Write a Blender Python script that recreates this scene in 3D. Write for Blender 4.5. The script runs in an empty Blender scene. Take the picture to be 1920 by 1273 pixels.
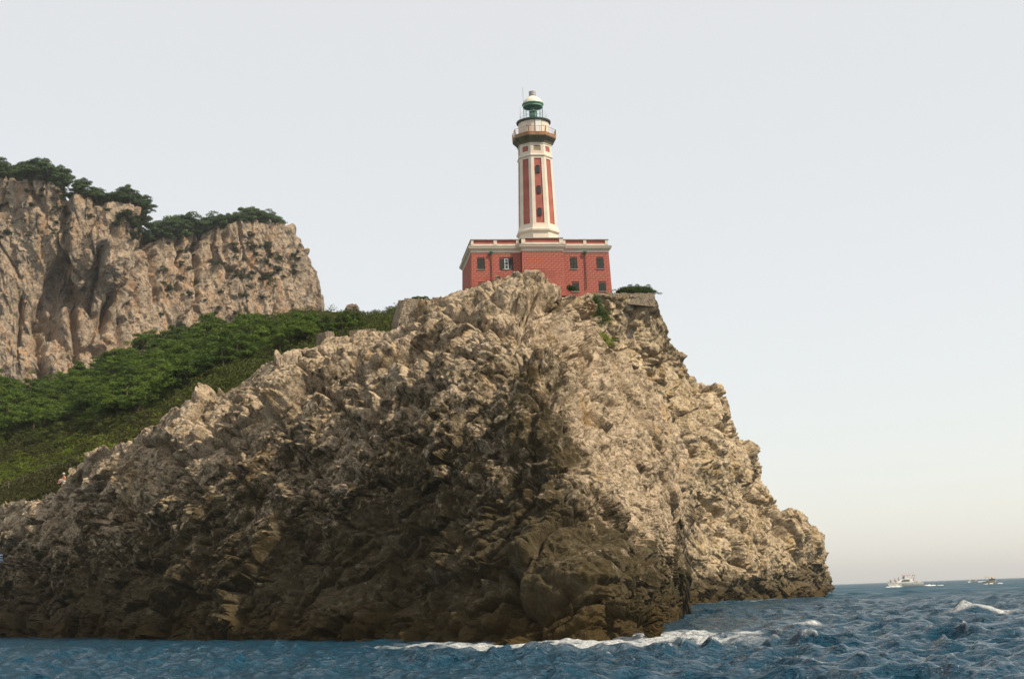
import bpy, bmesh, math, random
import numpy as np
from mathutils import Vector, Matrix, Euler

# ------------------------------------------------------------------ camera, sky, sun, exposure
scene = bpy.context.scene
COL = scene.collection
CAM_H = 2.2
FPX = 2667.0                       # focal length in photo pixels (50 mm on 36 mm film, 1920 px wide)
PITCH, ROLL = math.radians(10.2), math.radians(-2.07)
cam_data = bpy.data.cameras.new('camera')
cam_data.sensor_width = 36.0
cam_data.lens = 50.0
cam_data.clip_start = 0.5
cam_data.clip_end = 80000.0
cam = bpy.data.objects.new('camera', cam_data)
COL.objects.link(cam)
RM = Matrix.Rotation(math.pi / 2 + PITCH, 3, 'X') @ Matrix.Rotation(ROLL, 3, 'Z')
cam.matrix_world = Matrix.Translation((0, 0, CAM_H)) @ RM.to_4x4()
scene.camera = cam

SUN_EL = math.radians(46)
SUN_AZ = math.radians(116)         # clockwise from +Y (ahead of the camera): right and slightly behind the camera
sun_dir = Vector((math.sin(SUN_AZ) * math.cos(SUN_EL), math.cos(SUN_AZ) * math.cos(SUN_EL), math.sin(SUN_EL)))
world = bpy.data.worlds.new('World')
scene.world = world
world.use_nodes = True
nt = world.node_tree
nt.nodes.clear()
w_out = nt.nodes.new('ShaderNodeOutputWorld')
w_bg = nt.nodes.new('ShaderNodeBackground')
w_sky = nt.nodes.new('ShaderNodeTexSky')
w_sky.sky_type = 'NISHITA'
w_sky.sun_disc = False
w_sky.sun_elevation = SUN_EL
w_sky.sun_rotation = SUN_AZ
w_sky.air_density = 1.0
w_sky.dust_density = 0.4
w_sky.ozone_density = 1.0
w_mix = nt.nodes.new('ShaderNodeMix')
w_mix.data_type = 'RGBA'
w_mix.inputs[0].default_value = 0.50          # milky summer haze veil over the clear-sky model
w_mix.inputs[7].default_value = (13.9, 13.5, 12.5, 1)
nt.links.new(w_sky.outputs[0], w_mix.inputs[6])
nt.links.new(w_mix.outputs[2], w_bg.inputs[0])
w_bg.inputs[1].default_value = 0.1
nt.links.new(w_bg.outputs[0], w_out.inputs[0])

sun_data = bpy.data.lights.new('sun', 'SUN')
sun_data.energy = 5.0
sun_data.angle = math.radians(2.0)
sun_data.color = (1.0, 0.88, 0.70)
sun = bpy.data.objects.new('sun', sun_data)
sun.rotation_euler = (-sun_dir).to_track_quat('-Z', 'Y').to_euler()
COL.objects.link(sun)

vs = scene.view_settings
vs.view_transform = 'Standard'
vs.look = 'None'
vs.exposure = 0.0
vs.gamma = 1.0
vs.use_curve_mapping = False
scene.cycles.max_bounces = 12
scene.cycles.diffuse_bounces = 3
scene.cycles.glossy_bounces = 3
scene.cycles.transmission_bounces = 12
scene.cycles.transparent_max_bounces = 8

RNG = np.random.default_rng(7)
random.seed(7)

# ------------------------------------------------------------------ helpers
RMN = np.array(RM)
def at(px, py, Y):
    """world point on the line of sight of photo pixel (px,py) at distance Y ahead; arrays allowed"""
    px = np.asarray(px, float); py = np.asarray(py, float); Y = np.asarray(Y, float)
    d = np.stack([(px - 960) / FPX, -(py - 636.5) / FPX, -np.ones_like(px + py)], -1)
    w = d @ RMN.T
    p = w * (Y / w[..., 1])[..., None]
    p[..., 2] += CAM_H
    return p
def hor(px):
    return 1116.7 - (np.asarray(px, float) - 960) * 0.0361
def water_py(px, d, z=0.0):
    return hor(px) + (CAM_H - z) * FPX / np.asarray(d, float) * 1.031

def tag(o, label=None, cat=None, group=None, kind=None):
    if label: o['label'] = label
    if cat: o['category'] = cat
    if group: o['group'] = group
    if kind: o['kind'] = kind
    return o
def empty(name, loc=(0, 0, 0), rz=0.0, parent=None):
    o = bpy.data.objects.new(name, None)
    o.empty_display_size = 0.3
    o.location = loc; o.rotation_euler = (0, 0, rz)
    COL.objects.link(o)
    if parent: o.parent = parent
    return o
def link(name, me, parent=None, loc=None):
    o = bpy.data.objects.new(name, me)
    COL.objects.link(o)
    if parent: o.parent = parent
    if loc is not None: o.location = loc
    return o
def mesh_np(name, V, F, mat, smooth=False):
    """mesh from vertex array and a (n,3) or (n,4) face array"""
    V = np.asarray(V, np.float32); F = np.asarray(F, np.int32)
    me = bpy.data.meshes.new(name)
    k = F.shape[1]
    me.vertices.add(len(V)); me.vertices.foreach_set('co', V.ravel())
    me.loops.add(F.size); me.loops.foreach_set('vertex_index', F.ravel())
    me.polygons.add(len(F))
    me.polygons.foreach_set('loop_start', np.arange(0, F.size, k, dtype=np.int32))
    me.polygons.foreach_set('use_smooth', np.full(len(F), smooth, dtype=bool))
    me.update(calc_edges=True)
    me.materials.append(mat)
    return me

class MB:
    """collects simple solids into one mesh"""
    def __init__(s): s.v = []; s.f = []
    def poly(s, pts, faces):
        n = len(s.v); s.v += [tuple(map(float, p)) for p in pts]; s.f += [tuple(i + n for i in f) for f in faces]; return s
    def box(s, x0, x1, y0, y1, z0, z1):
        return s.poly([(x0,y0,z0),(x1,y0,z0),(x1,y1,z0),(x0,y1,z0),(x0,y0,z1),(x1,y0,z1),(x1,y1,z1),(x0,y1,z1)],
                      [(0,3,2,1),(4,5,6,7),(0,1,5,4),(1,2,6,5),(2,3,7,6),(3,0,4,7)])
    def loft(s, rings, cap=True):
        n = len(rings[0]); P = [p for r in rings for p in r]; F = []
        for i in range(len(rings) - 1):
            for j in range(n):
                k = (j + 1) % n
                F.append((i*n+j, i*n+k, (i+1)*n+k, (i+1)*n+j))
        if cap:
            F.append(tuple(range(n))[::-1]); F.append(tuple(range((len(rings)-1)*n, len(rings)*n)))
        return s.poly(P, F)
    def lathe(s, prof, n=32, ph=0.0, cx=0, cy=0, cap=True):
        return s.loft([[(cx + r*math.cos(ph + 2*math.pi*j/n), cy + r*math.sin(ph + 2*math.pi*j/n), z) for j in range(n)] for r, z in prof], cap)
    def tube(s, pts, r, n=6):
        pts = [Vector(p) for p in pts]; rings = []
        rs = r if isinstance(r, (list, tuple)) else [r]*len(pts)
        for i, p in enumerate(pts):
            t = (pts[min(i+1, len(pts)-1)] - pts[max(i-1, 0)]).normalized()
            a = t.cross(Vector((0,0,1)) if abs(t.z) < 0.9 else Vector((1,0,0))).normalized(); b = t.cross(a)
            rings.append([tuple(p + (a*math.cos(2*math.pi*j/n) + b*math.sin(2*math.pi*j/n))*rs[i]) for j in range(n)])
        return s.loft(rings)
    def build(s, name, mat, parent=None, smooth=False, bevel=0.0, loc=None):
        me = bpy.data.meshes.new(name); me.from_pydata(s.v, [], s.f); me.materials.append(mat)
        bm = bmesh.new(); bm.from_mesh(me)
        bmesh.ops.recalc_face_normals(bm, faces=bm.faces)
        if bevel: bmesh.ops.bevel(bm, geom=list(bm.edges), offset=bevel, segments=1, affect='EDGES', clamp_overlap=True)
        bm.to_mesh(me); bm.free()
        if smooth:
            for p in me.polygons: p.use_smooth = True
            me.set_sharp_from_angle(angle=math.radians(38))
        return link(name, me, parent, loc)

# ------------------------------------------------------------------ numpy noise
def _h(ix, iy, iz, s):
    a = (ix.astype(np.int64).astype(np.uint32) * np.uint32(374761393) + iy.astype(np.int64).astype(np.uint32) * np.uint32(668265263)
         + iz.astype(np.int64).astype(np.uint32) * np.uint32(2147483647) + np.uint32(s * 974711 & 0xffffffff))
    a = (a ^ (a >> np.uint32(13))) * np.uint32(1274126177)
    a = (a ^ (a >> np.uint32(16))) * np.uint32(2246822519)
    return a ^ (a >> np.uint32(15))
def vnoise(p, seed=0):
    """gradient noise about -1..1"""
    p = np.asarray(p, np.float32)
    i = np.floor(p).astype(np.int32); f = p - i
    u = f*f*f*(f*(f*6-15)+10)
    out = np.zeros(p.shape[:-1], np.float32)
    for dx in (0, 1):
        wx = u[..., 0] if dx else 1 - u[..., 0]
        for dy in (0, 1):
            wy = u[..., 1] if dy else 1 - u[..., 1]
            for dz in (0, 1):
                wz = u[..., 2] if dz else 1 - u[..., 2]
                h = _h(i[..., 0]+dx, i[..., 1]+dy, i[..., 2]+dz, seed)
                gx = (h & np.uint32(1023)).astype(np.float32)/511.5 - 1
                gy = ((h >> np.uint32(10)) & np.uint32(1023)).astype(np.float32)/511.5 - 1
                gz = ((h >> np.uint32(20)) & np.uint32(1023)).astype(np.float32)/511.5 - 1
                out += wx*wy*wz*(gx*(f[..., 0]-dx) + gy*(f[..., 1]-dy) + gz*(f[..., 2]-dz))
    return out*1.3
def fbm(p, oct=4, seed=0, gain=0.5, ridged=False):
    s = 0; a = 1.0; n = 0
    for o in range(oct):
        v = vnoise(p*(2.03**o) + 17.3*o, seed+o)
        if ridged: v = 1 - 2*np.abs(v)
        s = s + a*v; n += a; a *= gain
    return s/n
def worley(p, seed=0, jitter=0.95):
    """distances to the nearest and second nearest feature point, a random value per cell and the height of a randomly tilted facet in it"""
    p = np.asarray(p, np.float32)
    i = np.floor(p).astype(np.int32); f = p - i
    f1 = np.full(p.shape[:-1], 9., np.float32); f2 = f1.copy(); cid = np.zeros_like(f1); tilt = np.zeros_like(f1)
    for dx in (-1, 0, 1):
        for dy in (-1, 0, 1):
            for dz in (-1, 0, 1):
                h = _h(i[..., 0]+dx, i[..., 1]+dy, i[..., 2]+dz, seed)
                jx = (h & np.uint32(1023)).astype(np.float32)/1023
                jy = ((h >> np.uint32(10)) & np.uint32(1023)).astype(np.float32)/1023
                jz = ((h >> np.uint32(20)) & np.uint32(1023)).astype(np.float32)/1023
                ox = f[..., 0]-(dx+.5+jitter*(jx-.5)); oy = f[..., 1]-(dy+.5+jitter*(jy-.5)); oz = f[..., 2]-(dz+.5+jitter*(jz-.5))
                d = np.sqrt(ox*ox + oy*oy + oz*oz)
                near = d < f1
                f2 = np.where(near, f1, np.minimum(f2, d)); cid = np.where(near, jx*0.5 + jz*0.5, cid)
                g = (h * np.uint32(2654435761)) >> np.uint32(8)
                tx = (g & np.uint32(255)).astype(np.float32)/127.5 - 1; ty = ((g >> np.uint32(8)) & np.uint32(255)).astype(np.float32)/127.5 - 1
                tz = ((g >> np.uint32(16)) & np.uint32(255)).astype(np.float32)/127.5 - 1
                tilt = np.where(near, ox*tx + oy*ty + oz*tz, tilt); f1 = np.where(near, d, f1)
    return f1, f2, cid, tilt

# ------------------------------------------------------------------ materials
def mat(name):
    m = bpy.data.materials.new(name); m.use_nodes = True
    return m, m.node_tree, m.node_tree.nodes['Principled BSDF']
def N(nt, typ, **kw):
    n = nt.nodes.new(typ)
    for k, v in kw.items():
        if k.startswith('i_'): n.inputs[k[2:].replace('_', ' ')].default_value = v
        else: setattr(n, k, v)
    return n
def noise_node(nt, scale, detail=4, rough=0.55, vec=None, dist=0.0):
    n = N(nt, 'ShaderNodeTexNoise'); n.inputs['Scale'].default_value = scale; n.inputs['Detail'].default_value = detail
    n.inputs['Roughness'].default_value = rough; n.inputs['Distortion'].default_value = dist
    if vec is not None: nt.links.new(vec, n.inputs['Vector'])
    return n.outputs['Fac']
def ramp(nt, fac, stops):
    r = N(nt, 'ShaderNodeValToRGB'); cr = r.color_ramp
    while len(cr.elements) < len(stops): cr.elements.new(0.5)
    for e, (p, c) in zip(cr.elements, stops):
        e.position = p; e.color = (*c, 1) if len(c) == 3 else c
    nt.links.new(fac, r.inputs['Fac']); return r.outputs['Color']
def mix(nt, fac, a, b, mode='MIX'):
    n = N(nt, 'ShaderNodeMix', data_type='RGBA', blend_type=mode)
    for sock, v in ((n.inputs[0], fac), (n.inputs[6], a), (n.inputs[7], b)):
        if hasattr(v, 'is_linked'): nt.links.new(v, sock)
        else: sock.default_value = v if isinstance(v, (int, float)) else (*v, 1)
    return n.outputs[2]
def mth(nt, op, a, b=None, c=None, clamp=False):
    n = N(nt, 'ShaderNodeMath', operation=op, use_clamp=clamp)
    for sock, v in zip(n.inputs, (a, b, c)):
        if v is None: continue
        if hasattr(v, 'is_linked'): nt.links.new(v, sock)
        else: sock.default_value = v
    return n.outputs[0]
def bump(nt, h, strength, dist, bsdf):
    b = N(nt, 'ShaderNodeBump'); b.inputs['Strength'].default_value = strength; b.inputs['Distance'].default_value = dist
    nt.links.new(h, b.inputs['Height']); nt.links.new(b.outputs[0], bsdf.inputs['Normal'])
def world_pos(nt):
    g = N(nt, 'ShaderNodeNewGeometry'); return g.outputs['Position']
def scaled(nt, vec, s):
    n = N(nt, 'ShaderNodeVectorMath', operation='MULTIPLY'); nt.links.new(vec, n.inputs[0]); n.inputs[1].default_value = s; return n.outputs[0]
def sep_z(nt, vec):
    n = N(nt, 'ShaderNodeSeparateXYZ'); nt.links.new(vec, n.inputs[0]); return n.outputs[2]
def paint(name, col, var=0.12, rough=0.6, scale=1.5, stain=None, metallic=0.0, bump_d=0.0):
    """painted or plain surface with soft wear"""
    m, nt, b = mat(name)
    tc = N(nt, 'ShaderNodeTexCoord'); v = tc.outputs['Object']
    f = noise_node(nt, scale, 5, 0.6, v)
    lo = tuple(c*(1-var*1.6) for c in col); hi = tuple(min(1, c*(1+var)) for c in col)
    c = ramp(nt, f, [(0.3, lo), (0.7, hi)])
    if stain:
        f2 = noise_node(nt, scale*0.6, 6, 0.7, scaled(nt, v, (1, 1, 0.35)))
        c = mix(nt, mth(nt, 'MULTIPLY_ADD', f2, 5.0, -stain[1]*5.0, True), c, stain[0])
    nt.links.new(c, b.inputs['Base Color']); b.inputs['Roughness'].default_value = rough; b.inputs['Metallic'].default_value = metallic
    if bump_d: bump(nt, noise_node(nt, scale*8, 3, 0.6, v), 0.5, bump_d, b)
    return m
def leaf_mat(name, dark, light, scale=0.25):
    m, nt, b = mat(name)
    p = world_pos(nt)
    oi = N(nt, 'ShaderNodeObjectInfo')
    f = noise_node(nt, scale, 3, 0.6, p)
    f = mth(nt, 'ADD', mth(nt, 'MULTIPLY', f, 0.75), mth(nt, 'MULTIPLY', oi.outputs['Random'], 0.28))
    c = ramp(nt, f, [(0.28, dark), (0.72, light)])
    nt.links.new(c, b.inputs['Base Color']); b.inputs['Roughness'].default_value = 0.75
    b.inputs['Specular IOR Level'].default_value = 0.2
    t = N(nt, 'ShaderNodeBsdfTranslucent'); nt.links.new(c, t.inputs['Color'])
    ms = N(nt, 'ShaderNodeMixShader'); ms.inputs[0].default_value = 0.25
    nt.links.new(b.outputs[0], ms.inputs[1]); nt.links.new(t.outputs[0], ms.inputs[2])
    nt.links.new(ms.outputs[0], nt.nodes['Material Output'].inputs['Surface'])
    return m
def rock_mat(name, pale, mid, dark, ochre, ochre_at=0.6, belt=True, fine=7.0, crust_shade_h=9.0, crust_shade_amt=0.6, streak=0.25, bump_s=1.0, bump_d=0.08, fissure_shade=False):
    """weathered limestone: mottled pale and grey, rusty streaks, dark lichen, painted shade of pits, fissures and the left face, dark tidal belt at the waterline"""
    m, nt, b = mat(name)
    p = world_pos(nt)
    f1 = noise_node(nt, 0.35, 6, 0.65, p, 0.4)
    f2 = noise_node(nt, fine*0.35, 6, 0.7, p, 0.3)
    c = ramp(nt, mth(nt, 'ADD', mth(nt, 'MULTIPLY', f1, 0.45), mth(nt, 'MULTIPLY', f2, 0.55)), [(0.40, dark), (0.48, mid), (0.58, pale)])
    fs = noise_node(nt, 0.5, 5, 0.65, scaled(nt, p, (1, 1, streak)), 0.6)
    c = mix(nt, mth(nt, 'MULTIPLY_ADD', fs, 6.0, -ochre_at*6.0, True), c, ochre)
    f3 = noise_node(nt, fine*1.3, 4, 0.7, p)
    c = mix(nt, mth(nt, 'MULTIPLY_ADD', f3, 7.0, -3.85, True), c, tuple(x*0.30 for x in dark))     # shade of small pits painted as dark flecks
    f4 = noise_node(nt, fine*0.55, 5, 0.75, p, 1.2)
    c = mix(nt, mth(nt, 'MULTIPLY_ADD', f4, 8.0, -4.7, True), c, tuple(x*0.45 for x in dark))  # coarser pits, their shade painted the same way
    if fissure_shade:                                          # thin dark lines painted as the shade in narrow fissures
        for sc, wdt in ((0.16*fine/7*3, 22.0), (0.42*fine/7*3, 14.0)):
            vn = noise_node(nt, sc, 4, 0.6, p, 0.9)
            vv = mth(nt, 'MULTIPLY_ADD', mth(nt, 'ABSOLUTE', mth(nt, 'ADD', vn, -0.5)), -wdt*2, 1.0, True)
            c = mix(nt, mth(nt, 'MULTIPLY', vv, 0.48), c, tuple(x*0.40 for x in dark))
    z = sep_z(nt, p)
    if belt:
        # blackish sea lichens low down, shade of the left face painted in (amount stored with the relief)
        cr = N(nt, 'ShaderNodeAttribute', attribute_name='crust_shade').outputs['Fac']
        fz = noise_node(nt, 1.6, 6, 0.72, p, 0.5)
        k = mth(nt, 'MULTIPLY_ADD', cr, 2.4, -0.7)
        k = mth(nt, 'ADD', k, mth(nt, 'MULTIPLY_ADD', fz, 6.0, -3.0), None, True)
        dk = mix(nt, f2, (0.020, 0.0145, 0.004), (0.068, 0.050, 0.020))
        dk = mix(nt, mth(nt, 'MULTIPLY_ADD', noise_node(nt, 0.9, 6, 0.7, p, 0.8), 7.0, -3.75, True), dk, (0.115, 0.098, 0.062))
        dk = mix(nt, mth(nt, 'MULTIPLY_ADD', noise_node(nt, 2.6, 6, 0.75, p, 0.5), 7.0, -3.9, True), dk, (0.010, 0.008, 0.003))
        c = mix(nt, mth(nt, 'MULTIPLY', k, crust_shade_amt), c, dk)
        # rusty-brown weed belt just over the water
        z2 = mth(nt, 'ADD', z, mth(nt, 'MULTIPLY_ADD', f1, 2.6, -1.3))
        k2 = mth(nt, 'MULTIPLY_ADD', z2, -0.8, 1.7, True)
        wd = mix(nt, fs, (0.024, 0.020, 0.006), (0.070, 0.040, 0.010))
        c = mix(nt, mth(nt, 'MULTIPLY', k2, 0.8), c, wd)
    nt.links.new(c, b.inputs['Base Color'])
    b.inputs['Roughness'].default_value = 0.9
    b.inputs['Specular IOR Level'].default_value = 0.15
    h = mth(nt, 'ADD', noise_node(nt, fine, 6, 0.75, p), mth(nt, 'MULTIPLY', f2, 1.2))
    bump(nt, h, bump_s, bump_d, b)
    return m

# ------------------------------------------------------------------ terrain patches
def tps(ctrl):
    """thin-plate interpolation of log-distance over the view from the sea"""
    C = np.array(ctrl, float); X = C[:, :2]/300.0; y = np.log(C[:, 2]); n = len(C)
    r = np.linalg.norm(X[:, None]-X[None], axis=-1)
    K = np.where(r > 0, r*r*np.log(r+1e-12), 0) + np.eye(n)*2e-3
    Pm = np.c_[np.ones(n), X]
    A = np.block([[K, Pm], [Pm.T, np.zeros((3, 3))]])
    s = np.linalg.lstsq(A, np.r_[y, np.zeros(3)], rcond=None)[0]
    def ev(px, py):
        sh = np.shape(px); Q = np.stack([np.ravel(px), np.ravel(py)], -1)/300.0
        out = s[n] + Q @ s[n+1:]
        for k in range(n):
            rr = ((Q - X[k])**2).sum(-1)
            out += s[k]*0.5*rr*np.log(rr+1e-12)
        return np.exp(out).reshape(sh)
    return ev
def interp_rows(rows, n, foot_py):
    R = np.c_[np.array(rows, float)[:, :5], foot_py]
    T = at(R[:, 0], R[:, 1], R[:, 2]); B = at(R[:, 3], R[:, 5], R[:, 4])
    wd = 0.5*(np.linalg.norm(np.diff(T, axis=0)[:, :2], axis=1) + np.linalg.norm(np.diff(B, axis=0)[:, :2], axis=1))
    pxs = 0.5*np.abs(np.diff(R[:, 0])) + 0.5*np.abs(np.diff(R[:, 3]))
    seg = pxs*R[:-1, 2]/FPX + 0.45*wd
    u = np.r_[0, np.cumsum(seg)]; uu = np.linspace(0, u[-1], n)
    return np.stack([np.interp(uu, u, R[:, k]) for k in range(6)], -1)
def patch(st, ctrl, nu, nv, nback=14, back_len=30.0, back_drop=0.25, back_dir=None):
    """grid from the waterline (or a hidden foot) up to the skyline and on over the top.
    st rows: top px, top py, top distance, foot px, foot distance [, foot py]"""
    R = np.array(st, float)
    rby = R[:, 5] if R.shape[1] > 5 else water_py(R[:, 3], R[:, 4], -1.2)
    S = interp_rows(st, nu, rby)
    tx, ty, td, bx, bd, by = S.T
    ctrl = list(ctrl) + [(r[0], r[1], r[2]) for r in R] + [(r[3], q, r[4]) for r, q in zip(R, rby)]
    ev = tps(ctrl)
    v = np.linspace(0, 1, nv)[:, None]
    def surf(v):
        px = bx + (tx-bx)*v; py = by + (ty-by)*v
        D = ev(px, py)
        # the interpolation with its error at both rims removed, so that skyline and waterline stay put
        D0 = ev(bx, by); D1 = ev(tx, ty)
        D = D*np.exp(np.log(bd/D0)*(1-v) + np.log(td/D1)*v)
        return px, py, D
    px, py, D = surf(v)
    P = at(px, py, D)
    # even spacing on the rock itself, not in the picture
    sd = np.linalg.norm(np.diff(P, axis=0), axis=-1); sd = 0.75*sd + 0.25*sd.mean(0)
    cum = np.concatenate([np.zeros((1, nu)), np.cumsum(sd, 0)]); cum /= cum[-1]
    vv = np.stack([np.interp(v[:, 0], cum[:, j], v[:, 0]) for j in range(nu)], -1)
    px, py, D = surf(vv)
    P = at(px, py, D)
    top = P[-1]; away = top - np.array([0, 0, CAM_H]); away[:, 2] = 0
    away /= np.linalg.norm(away, axis=1)[:, None]
    if back_dir is not None: away = away*0.4 + np.array(back_dir)
    t = np.linspace(0, 1, nback+1)[1:]
    B = top[None] + away[None]*(t**2.2*back_len)[:, None, None]
    B[..., 2] -= (t**2.2*back_len*back_drop)[:, None]
    return np.concatenate([P, B]), px, py
def grid_normals(P):
    a = np.gradient(P, axis=1); b = np.gradient(P, axis=0)
    n = np.cross(a, b); n /= np.linalg.norm(n, axis=-1)[..., None] + 1e-9
    for _ in range(14):                                # broad normals: the relief is pushed out of the massif, not out of each little cell
        m_ = np.pad(n, ((1, 1), (1, 1), (0, 0)), 'edge')
        n = (m_[:-2, 1:-1] + m_[2:, 1:-1] + m_[1:-1, :-2] + m_[1:-1, 2:] + n)/5
        m_ = np.pad(n, ((4, 4), (4, 4), (0, 0)), 'edge')
        n = (m_[:-8, 4:-4] + m_[8:, 4:-4] + m_[4:-4, :-8] + m_[4:-4, 8:] + n)/5
    n /= np.linalg.norm(n, axis=-1)[..., None] + 1e-9
    return n
def grid_faces(nr, nc):
    i = np.arange(nr*nc).reshape(nr, nc)
    return np.stack([i[:-1, :-1], i[:-1, 1:], i[1:, 1:], i[1:, :-1]], -1).reshape(-1, 4)
def line_dist(px, py, pts):
    d = np.full(px.shape, 1e9)
    for (x0, y0), (x1, y1) in zip(pts[:-1], pts[1:]):
        dx, dy = x1-x0, y1-y0
        t = np.clip(((px-x0)*dx + (py-y0)*dy)/(dx*dx+dy*dy), 0, 1)
        d = np.minimum(d, np.hypot(px-x0-t*dx, py-y0-t*dy))
    return d
def smoothstep(a, b, x):
    t = np.clip((x-a)/(b-a), 0, 1); return t*t*(3-2*t)

# ------------------------------------------------------------------ rock materials
M = {}
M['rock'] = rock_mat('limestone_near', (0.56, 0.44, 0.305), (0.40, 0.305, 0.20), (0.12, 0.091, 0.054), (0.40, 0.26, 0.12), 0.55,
                     crust_shade_amt=0.93, fine=7.0, fissure_shade=True)
M['rock_back'] = rock_mat('limestone_lighthouse_cliff', (0.57, 0.45, 0.30), (0.41, 0.315, 0.20), (0.13, 0.10, 0.062), (0.40, 0.27, 0.12), 0.52,
                          crust_shade_amt=0.85, fine=3.5, bump_d=0.12, fissure_shade=True)
M['rock_far'] = rock_mat('limestone_far_cliff', (0.45, 0.35, 0.25), (0.31, 0.24, 0.172), (0.105, 0.096, 0.076), (0.42, 0.255, 0.14), 0.49,
                         belt=False, fine=1.6, streak=0.10, bump_d=0.5)

def karst(P, lump=3.0, amp=1.0, seed=0, fine=1.0):
    """relief of weathered limestone: big swellings, broken facets along joints, runnels and pitting (metres along the normal)"""
    p = P.astype(np.float32)
    w = np.stack([fbm(p/(lump*1.5)+9.1, 2, seed+50), fbm(p/(lump*1.5)+3.7, 2, seed+52), fbm(p/(lump*1.5)+6.3, 2, seed+54)], -1)
    q = p + w*lump*0.5
    ca, sa = math.cos(0.5), math.sin(0.5)           # beds dip to the left
    q = np.stack([q[..., 0]*ca + q[..., 2]*sa, q[..., 1], -q[..., 0]*sa + q[..., 2]*ca], -1).astype(np.float32)
    w2 = np.stack([vnoise(p/(lump*0.3), seed+60), vnoise(p/(lump*0.3)+5, seed+61), vnoise(p/(lump*0.3)+9, seed+62)], -1)*lump*0.06
    d = fbm(q/(lump*3.0), 3, seed)*lump*0.40
    f1, f2, c, t = worley((q + w2)/np.array([lump*2.6, lump*2.3, lump*1.7], np.float32), seed+71)
    d += lump*2.2*smoothstep(0, 0.10, f2-f1)*(0.16*(c-0.3) + 0.20*t) - lump*0.16*np.exp(-((f2-f1)/0.035)**2)
    f1, f2, c, t = worley((q + w2)/np.array([lump*1.25, lump, lump*0.62], np.float32), seed+1)
    d += lump*smoothstep(0, 0.14, f2-f1)*(0.22*(c-0.25) + 0.28*t) - lump*0.15*np.exp(-((f2-f1)/0.06)**2)*smoothstep(-0.5, 0.5, vnoise(p/(lump*1.1), seed+7))
    l2 = lump*0.40
    m2 = 0.12 + 0.88*smoothstep(-0.6, 0.7, vnoise(p/(lump*1.2), seed+8))
    g1, g2, c2, t2 = worley((q + w2)/np.array([l2*1.2, l2, l2*0.8], np.float32), seed+2)
    d += m2*(l2*smoothstep(0, 0.2, g2-g1)*(0.34*(c2-0.2) + 0.40*t2) - l2*0.20*np.exp(-((g2-g1)/0.08)**2))
    d += fbm(q/(lump*0.5), 4, seed+20, 0.6, True)*lump*0.10
    d -= lump*0.10*smoothstep(0.72, 0.97, 1-np.abs(vnoise(q/(lump*0.9)+4.4, seed+25))) * smoothstep(-0.2, 0.4, vnoise(p/(lump*1.7), seed+26))
    l3 = lump*0.15
    m3 = (0.2 + 0.7*smoothstep(-0.5, 0.6, vnoise(p/(lump*0.7), seed+9)))*fine
    h1, h2, c3, t3 = worley((p + 0.6*w2)/l3, seed+3)
    d += m3*l3*smoothstep(0, 0.3, h2-h1)*(0.62*(c3-0.15) + 0.5*t3)
    pit = vnoise(p/(lump*0.17), seed+31)
    d -= fine*lump*0.060*smoothstep(0.12, 0.55, pit) 
    d += fine*fbm(p/(lump*0.075), 2, seed+35, 0.6)*lump*0.022
    return d*amp

def set_attr(o, name, val):
    a_ = o.data.attributes.new(name, 'FLOAT', 'POINT'); a_.data.foreach_set('value', np.ascontiguousarray(val, np.float32).ravel())

def terrain(name, P, disp, m, smooth=False):
    Nn = grid_normals(P)
    V = P + Nn*disp[..., None]
    me = mesh_np(name, V.reshape(-1, 3), grid_faces(*P.shape[:2]), m, smooth)
    return link(name, me), V

# ------------------------------------------------------------------ near headland (dark face to the left of its arris, sunlit flank to the right)
H1 = [(-110,985,165,-110,157),(0,952,150,0,143),(60,930,142,70,132),(130,912,133,150,122),(163,856,128,190,116),(235,825,124,260,107),
      (330,778,118,350,100),(440,705,115,450,94),(540,660,112,540,89),(620,648,110,620,84),(700,625,107,700,80),(750,602,105,750,77),
      (800,566,103,800,74),(850,548,101,850,71),(900,530,100,900,69),(960,516,98,950,68),(1010,512,97,1000,67),(1050,524,96,1040,66.5),
      (1060,546,96,1070,66),(1098,556,99,1090,66),(1101,606,102,1110,66),(1130,660,104,1130,66.5),(1185,700,105,1150,67),(1232,752,104,1165,69),
      (1262,805,103,1180,73),(1270,880,101,1200,78),(1268,960,100,1222,87),(1270,1040,103,1243,96),(1270,1115,106,1258,104)]
C1 = [(1040,560,95),(1035,650,86),(1050,720,81.5),(1110,720,88),(1040,800,77.5),(1085,800,79),(1130,800,83),(1030,900,73.8),(1090,900,74.2),(1140,900,78.5),
      (1030,1000,71.5),(1095,1000,71.8),(1150,1000,75.5),(1040,1100,68.8),(1110,1100,69),
      (950,1130,69.5),(950,1080,71),(950,1000,73),(950,900,75.5),(950,830,77.5),(950,750,80.5),(950,680,84),(950,610,88),(950,560,93),
      (800,1100,78),(800,1000,80.5),(800,900,82),(800,800,85),(800,700,91),(800,620,97),
      (700,1120,82.5),(700,1000,86),(700,900,88),(700,800,92),(700,700,98),(550,1120,91),(550,1000,94),(550,900,96),(550,780,102),
      (400,1130,98),(400,1020,102),(400,900,105),(400,800,111),(150,1120,124),(150,1000,127),(0,1080,146),
      (1180,770,95),(1190,900,86),(1190,1050,77),(1225,1000,88),(1225,860,94)]
P1, px1, py1 = patch(H1, C1, 1180, 480, 16, 34.0, 0.28)
n1 = grid_normals(P1)
d1 = karst(P1, 3.0, 1.0, 11)
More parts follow.
